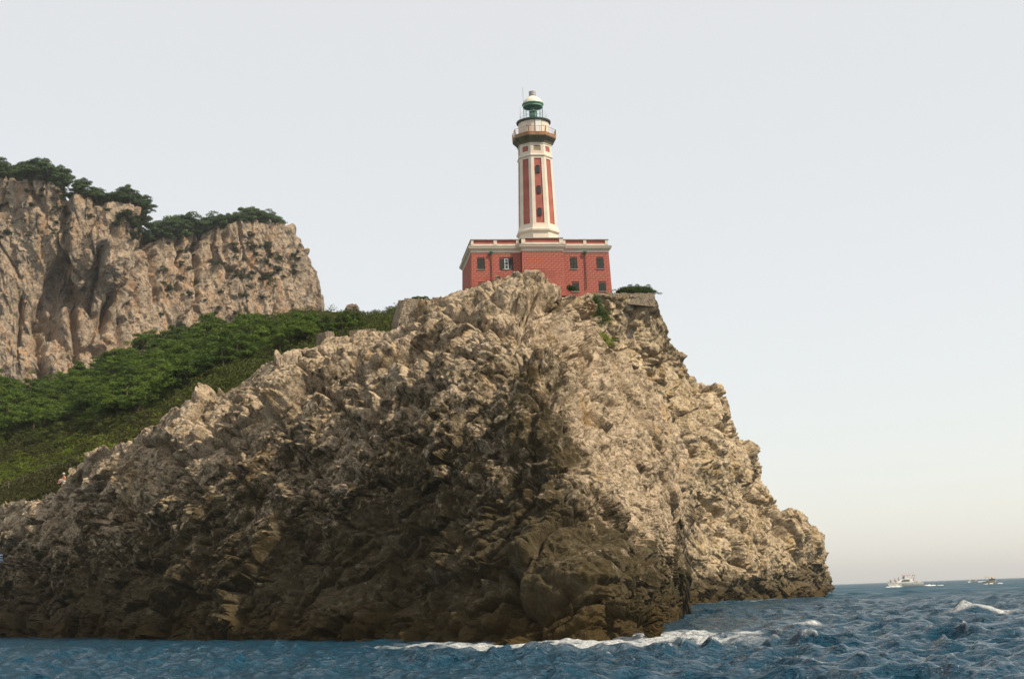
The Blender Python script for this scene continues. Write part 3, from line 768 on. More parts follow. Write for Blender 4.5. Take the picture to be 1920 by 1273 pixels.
def window(wx, wz, ww, wh, kd):
    k = BAT*(HB - (wz + wh/2)); y = 0.05 - k - 0.03
    r = MB()
    def arch(x0, x1, z0, h, y0, y1, rise):
        n = 7; pts = [(x0, z0), (x1, z0)] + [((x0+x1)/2 + (x1-x0)/2*math.cos(math.pi*j/(n-1)), z0+h-rise + rise*math.sin(math.pi*j/(n-1))) for j in range(n)]
        r.loft([[(a, y0, b) for a, b in pts], [(a, y1, b) for a, b in pts]])
    arch(wx-ww/2, wx+ww/2, wz, wh, y-0.005, y+0.25, 0.16 if kd != 'lattice' else 0.12)
    w = r.build('window', M['shutter'] if kd != 'open' else M['pane'], LH)
    MB().box(wx-ww/2-0.07, wx+ww/2+0.07, y-0.14, y+0.05, wz-0.10, wz).build('sill', M['coping'], w)
    if kd in ('closed', 'open'):
        for s in (-1, 1):
            lw = ww/2-0.02; sx = wx + s*(lw/2 + 0.01) if kd == 'closed' else wx + s*(ww/2 - 0.13 + lw/2)
            q = MB(); yy = y-0.045; zb, zt = wz+0.02, wz+wh-0.13
            q.box(sx-lw/2, sx-lw/2+0.06, yy, yy+0.04, zb, zt); q.box(sx+lw/2-0.06, sx+lw/2, yy, yy+0.04, zb, zt)
            for zz in (zb, (zb+zt)/2, zt-0.07): q.box(sx-lw/2+0.06, sx+lw/2-0.06, yy+0.003, yy+0.037, zz, zz+0.07)
            n = 12
            for j in range(n):
                zz = zb+0.08 + (zt-zb-0.16)*j/n
                q.poly([(sx-lw/2+0.06, yy+0.005, zz), (sx+lw/2-0.06, yy+0.005, zz), (sx+lw/2-0.06, yy+0.035, zz+0.09), (sx-lw/2+0.06, yy+0.035, zz+0.09)], [(0, 1, 2, 3)])
            q.build('shutter', M['shutter'], w)
    if kd == 'open':
        q = MB(); hw = 0.25; yy = y-0.03
        q.box(wx-hw, wx-hw+0.07, yy, yy+0.05, wz+0.02, wz+wh-0.1); q.box(wx+hw-0.07, wx+hw, yy, yy+0.05, wz+0.02, wz+wh-0.1)
        for zz in (wz+0.02, wz+wh*0.36, wz+wh*0.66, wz+wh-0.17): q.box(wx-hw+0.07, wx+hw-0.07, yy+0.004, yy+0.046, zz, zz+0.06)
        q.build('frame', M['white'], w)
        MB().box(wx-hw+0.07, wx+hw-0.07, yy+0.035, yy+0.04, wz+0.02, wz+wh-0.12).build('pane', M['steel'], w)
    if kd == 'lattice':
        q = MB(); yy = y-0.035
        for j in range(1, 4): q.box(wx-ww/2+ww*j/4-0.015, wx-ww/2+ww*j/4+0.015, yy, yy+0.03, wz+0.02, wz+wh-0.1)
        for j in range(1, 5): q.box(wx-ww/2+0.03, wx+ww/2-0.03, yy+0.033, yy+0.05, wz+wh*j/5-0.015, wz+wh*j/5+0.015)
        q.build('grille', M['dgreen'], w)
    return w
for a in WIN: window(*a)

# mouldings and parapet; the plan follows the wings and the bay
def plan(e):
    return [(-HALF-e, -e), (BAYX0-e, -e), (BAYX0-e, -BAYP-e), (BAYX1+e, -BAYP-e), (BAYX1+e, -e), (HALF+e, -e), (HALF+e, DEPTH+e), (-HALF-e, DEPTH+e)]
def band(name, z0, z1, e0, e1, m, parent=LH):
    return MB().loft([[(x, y, z0) for x, y in plan(e0)], [(x, y, z1) for x, y in plan(e1)]]).build(name, m, parent)
zA, zB_, zC, zD, zE = L(473.8), L(469.6), L(466.5), L(463.2), L(461.2)
band('frieze', zA, zB_, 0.05, 0.05, M['cream'])
corn = band('cornice', zB_+0.002, zC, 0.10, 0.26, M['cream'])
band('cornice_lip', zC+0.002, zD, 0.36, 0.42, M['cream'], corn)
band('cornice_coping', zD+0.002, zE, 0.45, 0.30, M['coping'], corn)
zP = L(450.2)
par = empty('parapet', parent=LH)
band('parapet_core', zE+0.002, zP, -0.06, -0.06, M['cream_red'], par)
band('parapet_base', zE+0.004, L(459.6)+0.15, 0.0, 0.0, M['cream'], par)
band('parapet_coping', zP+0.002, L(448.6), 0.10, 0.06, M['coping'], par)
for px, w_, yy in ((879.5, .34, 0), (928.5, .46, 0), (970.5, .40, 0), (979.5, .52, -BAYP), (1050.5, .52, -BAYP), (1058.0, .30, 0), (1096.5, .42, 0), (1143.0, .40, 0)):
    xx = float((at(px, 455, LD + (px-1013)*0.0098 + yy)[0] - lx)/math.cos(LROT)) - (0.0)
    xx = max(-HALF+w_/2, min(HALF-w_/2, xx))
    MB().box(xx-w_/2, xx+w_/2, yy-0.035, yy+0.3, zE+0.16, zP).build('parapet_pier', M['cream'], par)
for yy in (1.2, 4.2, 7.4, DEPTH-0.4):
    MB().box(-HALF-0.035, -HALF+0.3, yy-0.2, yy+0.2, zE+0.16, zP).build('parapet_pier', M['cream'], par)
for px in (921.5, 1097.5):
    xx = WX(px); q = MB()
    q.tube([(xx, -0.13, zA-0.35), (xx, -0.16-BAT*HB*0.4, HB*0.4), (xx, -0.16-BAT*HB, 0.0)], 0.065)
    d = q.build('drainpipe', M['pipe'], LH)
    MB().lathe([(0.07, zA-0.5), (0.10, zA-0.3), (0.24, zA-0.05), (0.24, zA+0.12)], 8, 0.39, xx, -0.22).build('hopper', M['copper'], d)

# ---- tower
TY = 5.6                                              # axis behind the front wall
taxis = at(1008.8, 441, LD+TY)
TX = float((taxis[0]-lx)*math.cos(LROT) + (LD+TY-LD)*math.sin(LROT))
TW = empty('tower', (TX, TY, 0), 0, LH)
T = lambda py, d=LD+2.9: float(at(1006, py, d)[2]) - base_z
O8 = math.radians(22.5)
def oct_(name, prof, m, parent=TW, smooth=False): return MB().lathe(prof, 8, O8).build(name, m, parent, smooth)
z_pl, z_s0, z_s1 = T(455), T(421), T(263.5)
R0, R1 = 2.74, 2.36
Rz = lambda z: R0 + (R1-R0)*(z-z_s0)/(z_s1-z_s0)
oct_('plinth', [(2.80, z_pl-1.5), (2.80, T(434.5))], M['cream'])
oct_('plinth_cornice', [(2.80, T(434.5)+.002), (3.06, T(431.5)), (3.08, T(428.5)), (2.92, T(426.5)), (2.84, T(421))], M['cream'])
shaft = oct_('shaft', [(Rz(z_s0)-0.10, z_s0-0.3), (Rz(z_s1)-0.10, z_s1)], M['cream_red'])
c8 = math.cos(O8)
def facet(k):                                         # outward normal and tangent of facet k (k=0 faces the sea)
    a = -math.pi/2 + k*math.pi/4
    return Vector((math.cos(a), math.sin(a), 0)), Vector((-math.sin(a), math.cos(a), 0))
def strip(mb, k, z0, z1, s0, s1, o0, o1):
    """box on facet k between fractions s0..s1 of the facet width, proud from o0 to o1 metres"""
    n, t = facet(k); rings = []
    for z in (z0, z1):
        ap = Rz(z)*c8; hw = Rz(z)*math.sin(O8)
        rings.append([tuple(n*(ap+o) + t*(hw*s) + Vector((0, 0, z))) for o, s in ((o0, s0), (o0, s1), (o1, s1), (o1, s0))])
    mb.loft(rings)
zq0, zq1, zq2, zq3 = T(417), T(294), T(280), T(270)
for k in range(8):                                    # eight corner pilasters
    n0, t0 = facet(k); n1_, t1 = facet(k+1); q = MB(); rings = []
    for z in (z_s0, z_s1):
        hw = Rz(z)*math.sin(O8); ap = Rz(z)*c8; o = 0.0; i_ = -0.12; zv = Vector((0, 0, z)); R_ = Rz(z)
        cdir = (n0+n1_).normalized()
        rings.append([tuple(n0*(ap+o) + t0*hw*0.54 + zv), tuple(cdir*(R_+o) + zv), tuple(n1_*(ap+o) - t1*hw*0.54 + zv),
                      tuple(n1_*(ap+i_) - t1*hw*0.54 + zv), tuple(cdir*(R_+i_) + zv), tuple(n0*(ap+i_) + t0*hw*0.54 + zv)])
    q.loft(rings).build('pilaster', M['cream'], TW)
for k in range(8):
    for (a_, b_) in ((z_s0, zq0), (zq1, zq2), (zq3, z_s1)):
        q = MB(); strip(q, k, a_, b_, -0.539, 0.539, -0.12, -0.004); q.build('panel_rail', M['cream'], TW)
    q = MB(); strip(q, k, zq2+.002, zq3-.002, -0.535, 0.535, -0.115, -0.07); q.build('upper_panel', M['olive_panel'] if k == 0 else M['cream_red'], TW)
oct_('string_course', [(Rz(T(289))+0.01, T(291.5)), (Rz(T(289))+0.14, T(289)), (Rz(T(287))+0.14, T(287.2)), (Rz(T(286))+0.01, T(286))], M['cream'])
for py in (315, 354, 396):
    z = T(py); n, t = facet(0); ap = Rz(z)*c8
    r = MB().box(-0.22, 0.22, -ap-0.0, -ap+0.3, z-0.50, z+0.50)
    w = r.build('tower_window', M['dgreen'], TW)
    q = MB()
    for (x0, x1, a_, b_) in ((-0.25, -0.18, -0.53, 0.53), (0.18, 0.25, -0.53, 0.53), (-0.18, 0.18, 0.46, 0.53), (-0.18, 0.18, -0.53, -0.46), (-0.02, 0.02, -0.46, 0.46)):
        q.box(x0, x1, -ap-0.06, -ap+0.1, z+a_, z+b_)
    q.build('frame', M['shutter'], w)
    MB().box(-0.175, 0.175, -ap-0.02, -ap-0.004, z-0.455, z+0.455).build('pane', M['pane'], w)
# gallery
zg0, zg1, zg2 = T(264.0), T(255.0), T(246.5)
corb = oct_('gallery_corbel', [(2.40, zg0-0.05), (2.50, zg0), (2.62, zg0+0.25), (2.80, zg0+0.42), (3.06, zg1-0.02)], M['corbel'])
oct_('corbel_lip', [(2.46, zg0-0.16), (2.46, zg0-0.06)], M['cream'], corb)
oct_('gallery_slab', [(3.06, zg1), (3.12, zg1+0.08), (3.12, zg2), (2.0, zg2+0.02)], M['corbel'])
oct_('gallery_kerb', [(3.135, zg2-0.45), (3.155, zg2-0.05), (3.05, zg2+0.03), (2.95, zg2+0.03)], M['rust'])
zr = T(236.5)
rail = empty('gallery_railing', parent=TW)
q = MB(); ring = [(3.10*math.cos(O8 + j*math.pi/4), 3.10*math.sin(O8 + j*math.pi/4), zr) for j in range(9)]
for a_, b_ in zip(ring[:-1], ring[1:]): q.tube([a_, b_], 0.028, 5)
q.build('handrail', M['rust'], rail)
q = MB()
for a_, b_ in zip(ring[:-1], ring[1:]):
    for f in (0.35, 0.68): q.tube([(a_[0], a_[1], zg2 + (zr-zg2)*f), (b_[0], b_[1], zg2 + (zr-zg2)*f)], 0.010, 4)
q.build('wire', M['steel'], rail)
for j in range(8):
    a = O8 + j*math.pi/4; c_, s_ = math.cos(a), math.sin(a); d_ = Vector((c_, s_, 0)); t_ = Vector((-s_, c_, 0))
    prof = [(2.88, zg2+0.02), (3.15, zg2-0.10), (3.14, zr+0.03), (3.06, zr+0.03)]
    MB().loft([[tuple(d_*r + t_*w_ + Vector((0, 0, z))) for r, z in prof] for w_ in (-0.05, 0.05)]).build('bracket', M['rust'], rail)
for k in range(8):
    n, t = facet(k)
    for f in (-0.33, 0.33):
        p0 = n*(3.08*c8) + t*(3.08*math.sin(O8)*f)
        MB().tube([tuple(p0 + Vector((0, 0, zg2))), tuple(p0 + Vector((0, 0, zr)))], 0.016, 4).build('post', M['rust'], rail)
# drum
zd1 = T(221.5)
drum = MB().lathe([(2.16, zg2), (2.16, zd1)], 40).build('drum', M['cream'], TW, True)
da = math.radians(-82)
for (name, hw, z0, z1, dep, m_) in (('door', 0.40, zg2+0.05, zg2+2.05, 2.19, M['white']), ('door_frame', 0.48, zg2+0.03, zg2+2.13, 2.175, M['rust'])):
    d_ = Vector((math.cos(da), math.sin(da), 0)); t_ = Vector((-math.sin(da), math.cos(da), 0))
    MB().loft([[tuple(d_*r + t_*w_ + Vector((0, 0, z))) for r, w_ in ((1.9, -hw), (dep, -hw), (dep, hw), (1.9, hw))] for z in (z0, z1)]).build(name, m_, drum)
for aa in (-125, -112, -62, -50):
    a = math.radians(aa); MB().lathe([(0.07, 0), (0.07, 0.05)], 8).build('vent', M['shutter'], drum)
    o = drum.children[-1]
    o.matrix_local = Matrix.Translation((2.14*math.cos(a), 2.14*math.sin(a), zd1-0.75)) @ Vector((math.cos(a), math.sin(a), 0)).to_track_quat('Z', 'Y').to_matrix().to_4x4()
MB().lathe([(2.16, zd1), (2.40, zd1+0.10), (2.42, zd1+0.30), (1.3, zd1+0.36)], 40).build('drum_roof', M['dgreen'], TW, True)
zl0 = zd1 + 0.34; zl1 = T(192.5, LD+4.2)
# upper railing
ur = empty('lantern_railing', parent=TW); q = MB(); RR = 1.92
for zz in (zl0+0.55, zl0+1.05):
    pts = [(RR*math.cos(2*math.pi*j/24), RR*math.sin(2*math.pi*j/24), zz) for j in range(25)]
    for a_, b_ in zip(pts[:-1], pts[1:]): q.tube([a_, b_], 0.013, 4)
q.build('handrail', M['white'], ur)
for j in range(12): MB().tube([(RR*math.cos(2*math.pi*j/12), RR*math.sin(2*math.pi*j/12), zl0-0.05), (RR*math.cos(2*math.pi*j/12), RR*math.sin(2*math.pi*j/12), zl0+1.05)], 0.014, 4).build('post', M['white'], ur)
# lantern
LR = 1.36
lan = MB().lathe([(LR+0.05, zl0-0.02), (LR+0.05, zl0+0.12), (LR-0.02, zl0+0.14)], 32).build('lantern_room', M['dgreen'], TW, True)
nm = 12
for j in range(nm):
    a = 2*math.pi*(j+0.3)/nm
    MB().tube([(LR*math.cos(a), LR*math.sin(a), zl0+0.1), (LR*math.cos(a), LR*math.sin(a), zl1)], 0.022, 5).build('glazing_bar', M['dgreen'], lan)
for f in (0.33, 0.66):
    q = MB(); z = zl0 + (zl1-zl0)*f
    pts = [(LR*math.cos(2*math.pi*j/24), LR*math.sin(2*math.pi*j/24), z) for j in range(25)]
    for a_, b_ in zip(pts[:-1], pts[1:]): q.tube([a_, b_], 0.016, 4)
    q.build('glazing_ring', M['dgreen'], lan)
for j in range(nm):                                   # curved panes between the bars
    a0, a1 = 2*math.pi*(j+0.3)/nm + 0.03, 2*math.pi*(j+1.3)/nm - 0.03; q = MB(); n = 4; ring = []
    for r in (LR-0.022, LR-0.012):
        ring.append([(r*math.cos(a0+(a1-a0)*i/n), r*math.sin(a0+(a1-a0)*i/n)) for i in range(n+1)])
    poly = ring[1] + ring[0][::-1]
    q.loft([[(x, y, z) for x, y in poly] for z in (zl0+0.14, zl1)]).build('pane', M['glass'], lan)
MB().lathe([(0.20, zl0), (0.22, zl0+0.35), (0.46, zl0+0.45), (0.54, zl0+0.75), (0.56, zl0+1.05), (0.50, zl0+1.35), (0.34, zl0+1.62), (0.24, zl1-0.05)], 20).build('lens', M['lens'], TW, True)
q = MB()
for z in np.linspace(zl0+0.5, zl0+1.5, 6): q.lathe([(0.565, z), (0.575, z+0.03), (0.56, z+0.06)], 20)
q.build('lens_ring', M['green'], TW)
# roof
ze = zl1 + 0.25; ztop = T(176.5, LD+4.5)
roof = MB().lathe([(1.30, zl1-0.25), (LR+0.04, zl1-0.22), (LR+0.04, zl1+0.05), (1.50, zl1+0.10), (1.52, ze), (1.34, ze+0.02)], 36).build('lantern_eave', M['green'], TW, True)
hh_ = ztop - ze
dome = MB().lathe([(1.40, ze+0.015), (1.30, ze+hh_*0.30), (1.08, ze+hh_*0.58), (0.80, ze+hh_*0.82), (0.52, ztop+0.02)], 36).build('dome', M['domewhite'], TW, True)
MB().lathe([(0.44, ztop), (0.44, ztop+0.12), (0.50, ztop+0.14), (0.50, T(169.6, LD+5)), (0.42, T(169.0, LD+5))], 24).build('ventilator', M['steel'], dome, True)
MB().tube([(-1.36, -0.2, zl1-0.3), (-1.36, -0.2, T(161.0, LD+4.8))], 0.03, 5).build('antenna', M['steel'], TW)
MB().tube([(-1.88, -0.4, zl0), (-1.88, -0.4, zl0+2.2)], 0.018, 5).build('antenna', M['steel'], TW)

# ------------------------------------------------------------------ vegetation
M['pine'] = leaf_mat('pine_foliage', (0.028, 0.058, 0.007), (0.115, 0.175, 0.020), 0.35)
M['far_pine'] = leaf_mat('clifftop_foliage', (0.030, 0.066, 0.030), (0.105, 0.160, 0.058), 0.2)
M['maquis'] = leaf_mat('maquis_foliage', (0.026, 0.036, 0.007), (0.090, 0.105, 0.016), 0.3)
M['brown_maquis'] = leaf_mat('brown_maquis_foliage', (0.034, 0.034, 0.009), (0.088, 0.085, 0.020), 0.4)
M['shrub'] = leaf_mat('shrub_foliage', (0.034, 0.050, 0.007), (0.125, 0.155, 0.020), 0.5)
M['herb'] = leaf_mat('herb_foliage', (0.095, 0.140, 0.010), (0.240, 0.275, 0.028), 0.4)
M['scrub'] = leaf_mat('cliff_scrub', (0.020, 0.034, 0.014), (0.055, 0.072, 0.026), 0.3)
M['bark'] = paint('pine_bark', (0.11, 0.075, 0.05), 0.25, 0.95, 3.0)

def leaves(rng, clumps, per, size, up=0.35):
    """leaf faces spread over the shells of the given clumps (x, y, z, rx, rz)"""
    C = np.repeat(np.array(clumps, float), per, 0); n = len(C)
    d = rng.normal(size=(n, 3)); d /= np.linalg.norm(d, axis=1)[:, None]
    d[:, 2] = np.where(d[:, 2] < -0.35, -d[:, 2]*0.6, d[:, 2])
    rad = rng.uniform(0.55, 1.08, n)[:, None]
    c = C[:, :3] + d*rad*np.stack([C[:, 3], C[:, 3], C[:, 4]], -1)
    nrm = d + np.array([0, 0, up]) + rng.normal(0, 0.55, (n, 3)); nrm /= np.linalg.norm(nrm, axis=1)[:, None]
    t = np.cross(nrm, rng.normal(size=(n, 3))); t /= np.linalg.norm(t, axis=1)[:, None]; b2 = np.cross(nrm, t)
    s = size*rng.uniform(0.6, 1.35, n)[:, None]
    V = np.stack([c - t*s, c - b2*s*0.45 + nrm*s*0.15, c + t*s, c + b2*s*0.45 + nrm*s*0.15], 1).reshape(-1, 3)
    return V, np.arange(4*n).reshape(n, 4)
def crown(rng, kind):
    cl = []
    if kind == 'round':
        for i in range(26):
            a = rng.uniform(0, 6.283); r = math.sqrt(rng.random())*1.5; z = 0.45 + 2.95*math.sqrt(max(0, 1-(r/1.62)**2))*rng.uniform(0.15, 1.0)
            cl.append((r*math.cos(a), r*math.sin(a), z, rng.uniform(0.42, 0.72), rng.uniform(0.30, 0.50)))
    else:                                              # spreading, layered crown
        for i in range(26):
            a = rng.uniform(0, 6.283); r = math.sqrt(rng.random())*1.75; z = 1.0 + 2.4*math.sqrt(max(0, 1-(r/1.9)**2))*rng.uniform(0.15, 1.0)
            cl.append((r*math.cos(a), r*math.sin(a), z, rng.uniform(0.45, 0.8), rng.uniform(0.24, 0.42)))
    return cl
def tree_proto(seed, kind, m):
    rng = np.random.default_rng(seed); cl = crown(rng, kind)
    V, F = leaves(rng, cl, 140, 0.115)
    cme = mesh_np('crown', V, F, m)
    q = MB(); bend = rng.uniform(-0.25, 0.25, 2)
    trunk = [(0, 0, -0.6), (bend[0]*0.4, bend[1]*0.4, 0.9), (bend[0], bend[1], 1.9), (bend[0]*1.2, bend[1]*1.2, 2.8)]
    q.tube(trunk, [0.16, 0.12, 0.09, 0.04], 6)
    for c in cl[::3]: q.tube([(bend[0]*0.8, bend[1]*0.8, 1.5), (c[0]*0.5 + bend[0]*0.4, c[1]*0.5 + bend[1]*0.4, (1.6+c[2])/2), c[:3]], [0.055, 0.04, 0.015], 4)
    t = q.build('trunk', M['bark']); tme = t.data; bpy.data.objects.remove(t)
    return cme, tme
PROTO = [tree_proto(100+i, 'round' if i % 2 else 'flat', M['pine']) for i in range(6)]
PROTOS = [tree_proto(150+i, 'round', M['shrub']) for i in range(3)]
PROTOF = [tree_proto(200+i, 'flat' if i % 3 else 'round', M['far_pine']) for i in range(5)]
def tree(name, loc, h, proto, label, group, wide=1.0):
    cme, tme = proto; s = h/3.6
    r = empty(name, loc, random.uniform(0, 6.28)); r.scale = (s*wide*random.uniform(0.9, 1.15), s*wide*random.uniform(0.9, 1.15), s)
    link('trunk', tme, r); link('crown', cme, r)
    return tag(r, label, 'tree', group)

RL = np.array([(r[0], r[1]) for r in H1[:17]], float)
# wood on the slope
FOREST = [(-40, 745, 832), (0, 742, 824), (60, 738, 818), (130, 726, 808), (190, 702, 802), (240, 682, 792), (300, 660, 770), (350, 642, 744), (400, 626, 716), (450, 615, 694), (500, 622, 668), (560, 626, 655), (600, 622, 640)]
FA = np.array(FOREST, float)
spots = []
tries = 0
while len(spots) < 245 and tries < 20000:
    tries += 1
    px = random.uniform(-30, 600); y0, y1 = np.interp(px, FA[:, 0], FA[:, 1]), np.interp(px, FA[:, 0], FA[:, 2])
    py = y0 + (y1-y0)*random.random()
    if all((px-a)**2/20**2 + (py-b)**2/8.5**2 > 1 for a, b in spots): spots.append((px, py))
for px, py in spots:
    g = ground_at(VG, px, py, pxG, pyG)
    up = py < np.interp(px, FA[:, 0], FA[:, 1]) + 14; low = py > np.interp(px, FA[:, 0], FA[:, 2]) - 18
    zone = 'left' if px < 170 else ('middle' if px < 380 else 'right')
    tree('pine_tree', g, random.uniform(2.8, 5.2)*(1.0 if px < 400 else 0.8), random.choice(PROTO),
         ('bushy green pine at the upper edge of the wood, %s part, against the far cliff' if up else 'bushy green pine in the lowest row of the wood, %s part, above the scrub' if low else 'bushy green pine inside the dense wood, %s part, below the far cliff') % zone,
         ('pines along the upper edge of the wood, %s' if up else 'pines in the lowest row of the wood, %s' if low else 'pines inside the wood, %s') % zone)
for (px, py, h, lab) in ((215, 700, 5.2, 'tallest broad pine rising above the wood against the far cliff'), (20, 748, 4.6, 'rounded pine at the left edge of the wood below the cliff foot'),
                         (462, 622, 4.4, 'light green pine topping the wood right below the maquis ridge')):
    tree('pine_tree', ground_at(VG, px, py, pxG, pyG), h, PROTO[1], lab, None, 1.15)
for (px, py, h, lab) in ((640, 632, 3.0, 'small bright green tree just right of the ruined stone stub'), (665, 625, 2.6, 'small green tree behind the low ruined wall on the ridge'), (560, 640, 3.0, 'small green tree just left of the ruined stone stub')):
    tree('small_tree', ground_at(VG, px, py, pxG, pyG), h, PROTO[3], lab, None, 1.2)

# low rounded shrubs below the wood
for i in range(120):
    px = random.uniform(-20, 345); y0 = np.interp(px, FA[:, 0], FA[:, 2]); y1 = np.interp(px, RL[:, 0], RL[:, 1])
    py = y0 - 4 + (y1-y0)*random.random()**1.3*(0.42 if px < 215 else 0.8)
    o = tree('round_shrub', ground_at(VG, px, py, pxG, pyG) - np.array([0, 0, 0.25]), random.uniform(1.0, 2.3), random.choice(PROTOS), 'low rounded shrub on the brownish slope below the wood', 'shrubs below the wood', 1.25)
    o['category'] = 'shrub'
# pines along the top of the far cliff
def cliff_row(x0, x1, ybase, h0, h1, n, label, group, wide=1.1):
    for i in range(n):
        px = x0 + (x1-x0)*(i+0.5)/n + random.uniform(-6, 6)
        py = np.interp(px, [r[0] for r in HF], [r[1] for r in HF])
        d = np.interp(px, [r[0] for r in HF], [r[2] for r in HF]) + random.uniform(3, 16)
        k = np.argmin((pxF[-1]-px)**2 + (pyF[-1]-py)**2); g = VF[pxF.shape[0]-1, k] + np.array([0, random.uniform(1, 7), -0.6])
        g[2] -= ybase*0.03
        tree('clifftop_pine', g, random.uniform(h0, h1), random.choice(PROTOF), label, group, wide)
cliff_row(-70, 118, 4, 6.4, 9.2, 22, 'dark pine on the highest top of the far cliff, far left', 'pines on the highest cliff top')
cliff_row(-70, 118, 10, 4.5, 6.5, 8, 'dark pine on the highest top of the far cliff, far left', 'pines on the highest cliff top')
cliff_row(125, 262, 8, 4.8, 7.4, 18, 'pine on the sloping middle shoulder of the far cliff', 'pines on the middle cliff shoulder')
cliff_row(272, 362, 10, 7.6, 10.2, 14, 'tall pine in the dense grove in the notch of the far cliff', 'grove in the cliff notch')
cliff_row(272, 362, 16, 6.0, 8.5, 8, 'tall pine in the dense grove in the notch of the far cliff', 'grove in the cliff notch')
cliff_row(362, 508, 6, 5.2, 7.8, 22, 'pine in the row along the lower right top of the far cliff', 'pines on the lower cliff top')
cliff_row(362, 508, 12, 4.2, 6.0, 10, 'pine in the row along the lower right top of the far cliff', 'pines on the lower cliff top')
cliff_row(505, 532, 2, 2.5, 3.6, 3, 'low tree at the right end of the far cliff top', 'low trees at the cliff end')

# bushes growing on the far cliff face
BUSH = []
for i in range(4):
    rng = np.random.default_rng(300+i)
    cl = [(rng.normal(0, 0.42), rng.normal(0, 0.42), 0.25+abs(rng.normal(0, 0.28)), rng.uniform(0.25, 0.5), rng.uniform(0.2, 0.4)) for _ in range(9)]
    V, F = leaves(rng, cl, 55, 0.11); BUSH.append(mesh_np('cliff_bush', V, F, M['scrub']))
def cliff_bush(px, py, s, lab, grp):
    k = np.argmin((pxF-px)**2 + (pyF-py)**2); r, c = np.unravel_index(k, pxF.shape)
    o = link('cliff_bush', random.choice(BUSH), None, VF[r, c] + np.array([0, -0.2*s, -0.2*s]))
    o.scale = (s*random.uniform(0.9, 1.5), s, s*random.uniform(0.7, 1.1)); o.rotation_euler = (0, 0, random.uniform(0, 6.28))
    tag(o, lab, 'bush', grp)
for i in range(34): cliff_bush(random.gauss(248, 22), random.gauss(425, 13), random.uniform(1.3, 2.6), 'scrubby bush on the green ledge below the middle cliff shoulder', 'bushes on the cliff ledge')
for i in range(46): cliff_bush(min(random.gauss(505, 38), 558), random.gauss(500, 32), random.uniform(1.0, 2.2), 'scrubby bush on the right part of the far cliff face', 'bushes on the right cliff face')
for i in range(44): cliff_bush(random.uniform(290, 480), random.uniform(455, 640), random.uniform(0.8, 1.9), 'small bush in the cracks midway along the far cliff', 'bushes midway along the far cliff')
for i in range(36): cliff_bush(random.uniform(0, 200), random.uniform(355, 470), random.uniform(0.8, 1.7), 'small bush high on the left buttress of the far cliff', 'bushes on the left buttress')
for i in range(26): cliff_bush(random.uniform(300, 560), 665 - (random.uniform(300, 560)-300)*0.32 + random.gauss(0, 16), random.uniform(1.2, 2.4), 'bush at the foot of the far cliff above the wood', 'bushes at the cliff foot')

# ground cover on the slope (nobody could count it)
def cover(name, region, n, size, leaf, per, m, label, cat, lift=0.15):
    rng = np.random.default_rng(len(name)*7+n); cl = []
    while len(cl) < n:
        px, py, hs = region(rng)
        if px is None: continue
        k = np.argmin((pxG-px)**2 + (pyG-py)**2); r, c = np.unravel_index(k, pxG.shape); g = VG[r, c]
        s = size*rng.uniform(0.55, 1.3)*hs
        cl.append((g[0] + rng.normal(0, 0.5), g[1] + rng.normal(0, 1.2), g[2] + lift*s, s, s*0.62))
    V, F = leaves(rng, cl, per, leaf)
    return tag(link(name, mesh_np(name, V, F, m)), label, cat, kind='stuff')
TG = np.array([(r[0], r[1], r[3], r[5]) for r in HG], float)
def reg_maquis(rng):
    px = rng.uniform(330, 790); y0 = np.interp(px, TG[:, 0], TG[:, 1]); y1 = np.interp(px, RL[:, 0], RL[:, 1]) + 14
    if px < 470: y0 = np.interp(px, FA[:, 0], FA[:, 2]) - 8
    return px, y0 - 1 + (y1-y0)*rng.random(), 1.0
cover('maquis_scrub', reg_maquis, 2300, 0.85, 0.14, 30, M['maquis'], 'dark green maquis scrub covering the saddle left of the lighthouse rock', 'scrub')
def reg_under(rng):
    px = rng.uniform(-60, 620); y0 = np.interp(px, FA[:, 0], FA[:, 1]); y1 = np.interp(px, FA[:, 0], FA[:, 2])
    return px, y0 + (y1-y0)*rng.random(), 1.0
cover('wood_undergrowth', reg_under, 1200, 0.8, 0.15, 30, M['maquis'], 'green undergrowth between the pines of the wood', 'undergrowth')
def reg_low(rng):
    px = rng.uniform(-60, 360); y0 = np.interp(px, FA[:, 0], FA[:, 2]) - 6; y1 = np.interp(px, RL[:, 0], RL[:, 1]) + 12
    return px, y0 + (y1-y0)*rng.random(), 1.0
cover('low_maquis', reg_low, 2800, 0.85, 0.15, 26, M['brown_maquis'], 'low brownish scrub on the slope below the wood', 'scrub')
def reg_herb(rng):
    px = rng.uniform(-60, 240); y0 = np.interp(px, [-60, 0, 60, 110, 150, 190, 240], [900, 876, 852, 832, 822, 818, 822]); y1 = np.interp(px, [-60, 0, 60, 130, 180, 240], [945, 918, 895, 872, 868, 850])
    return px, y0 + (y1-y0)*rng.random(), 1.0
cover('green_herbs', reg_herb, 2000, 0.55, 0.11, 26, M['herb'], 'bright green herbs on the lower slope beside the path fence', 'herbs')
def reg_herb2(rng):
    px = rng.uniform(205, 360); y = np.interp(px, [205, 260, 330, 360], [832, 812, 785, 765])
    return px, y + rng.normal(0, 6), 1.0
cover('ridge_herbs', reg_herb2, 260, 0.40, 0.08, 40, M['herb'], 'bright green herbs along the back of the rock ridge', 'herbs')

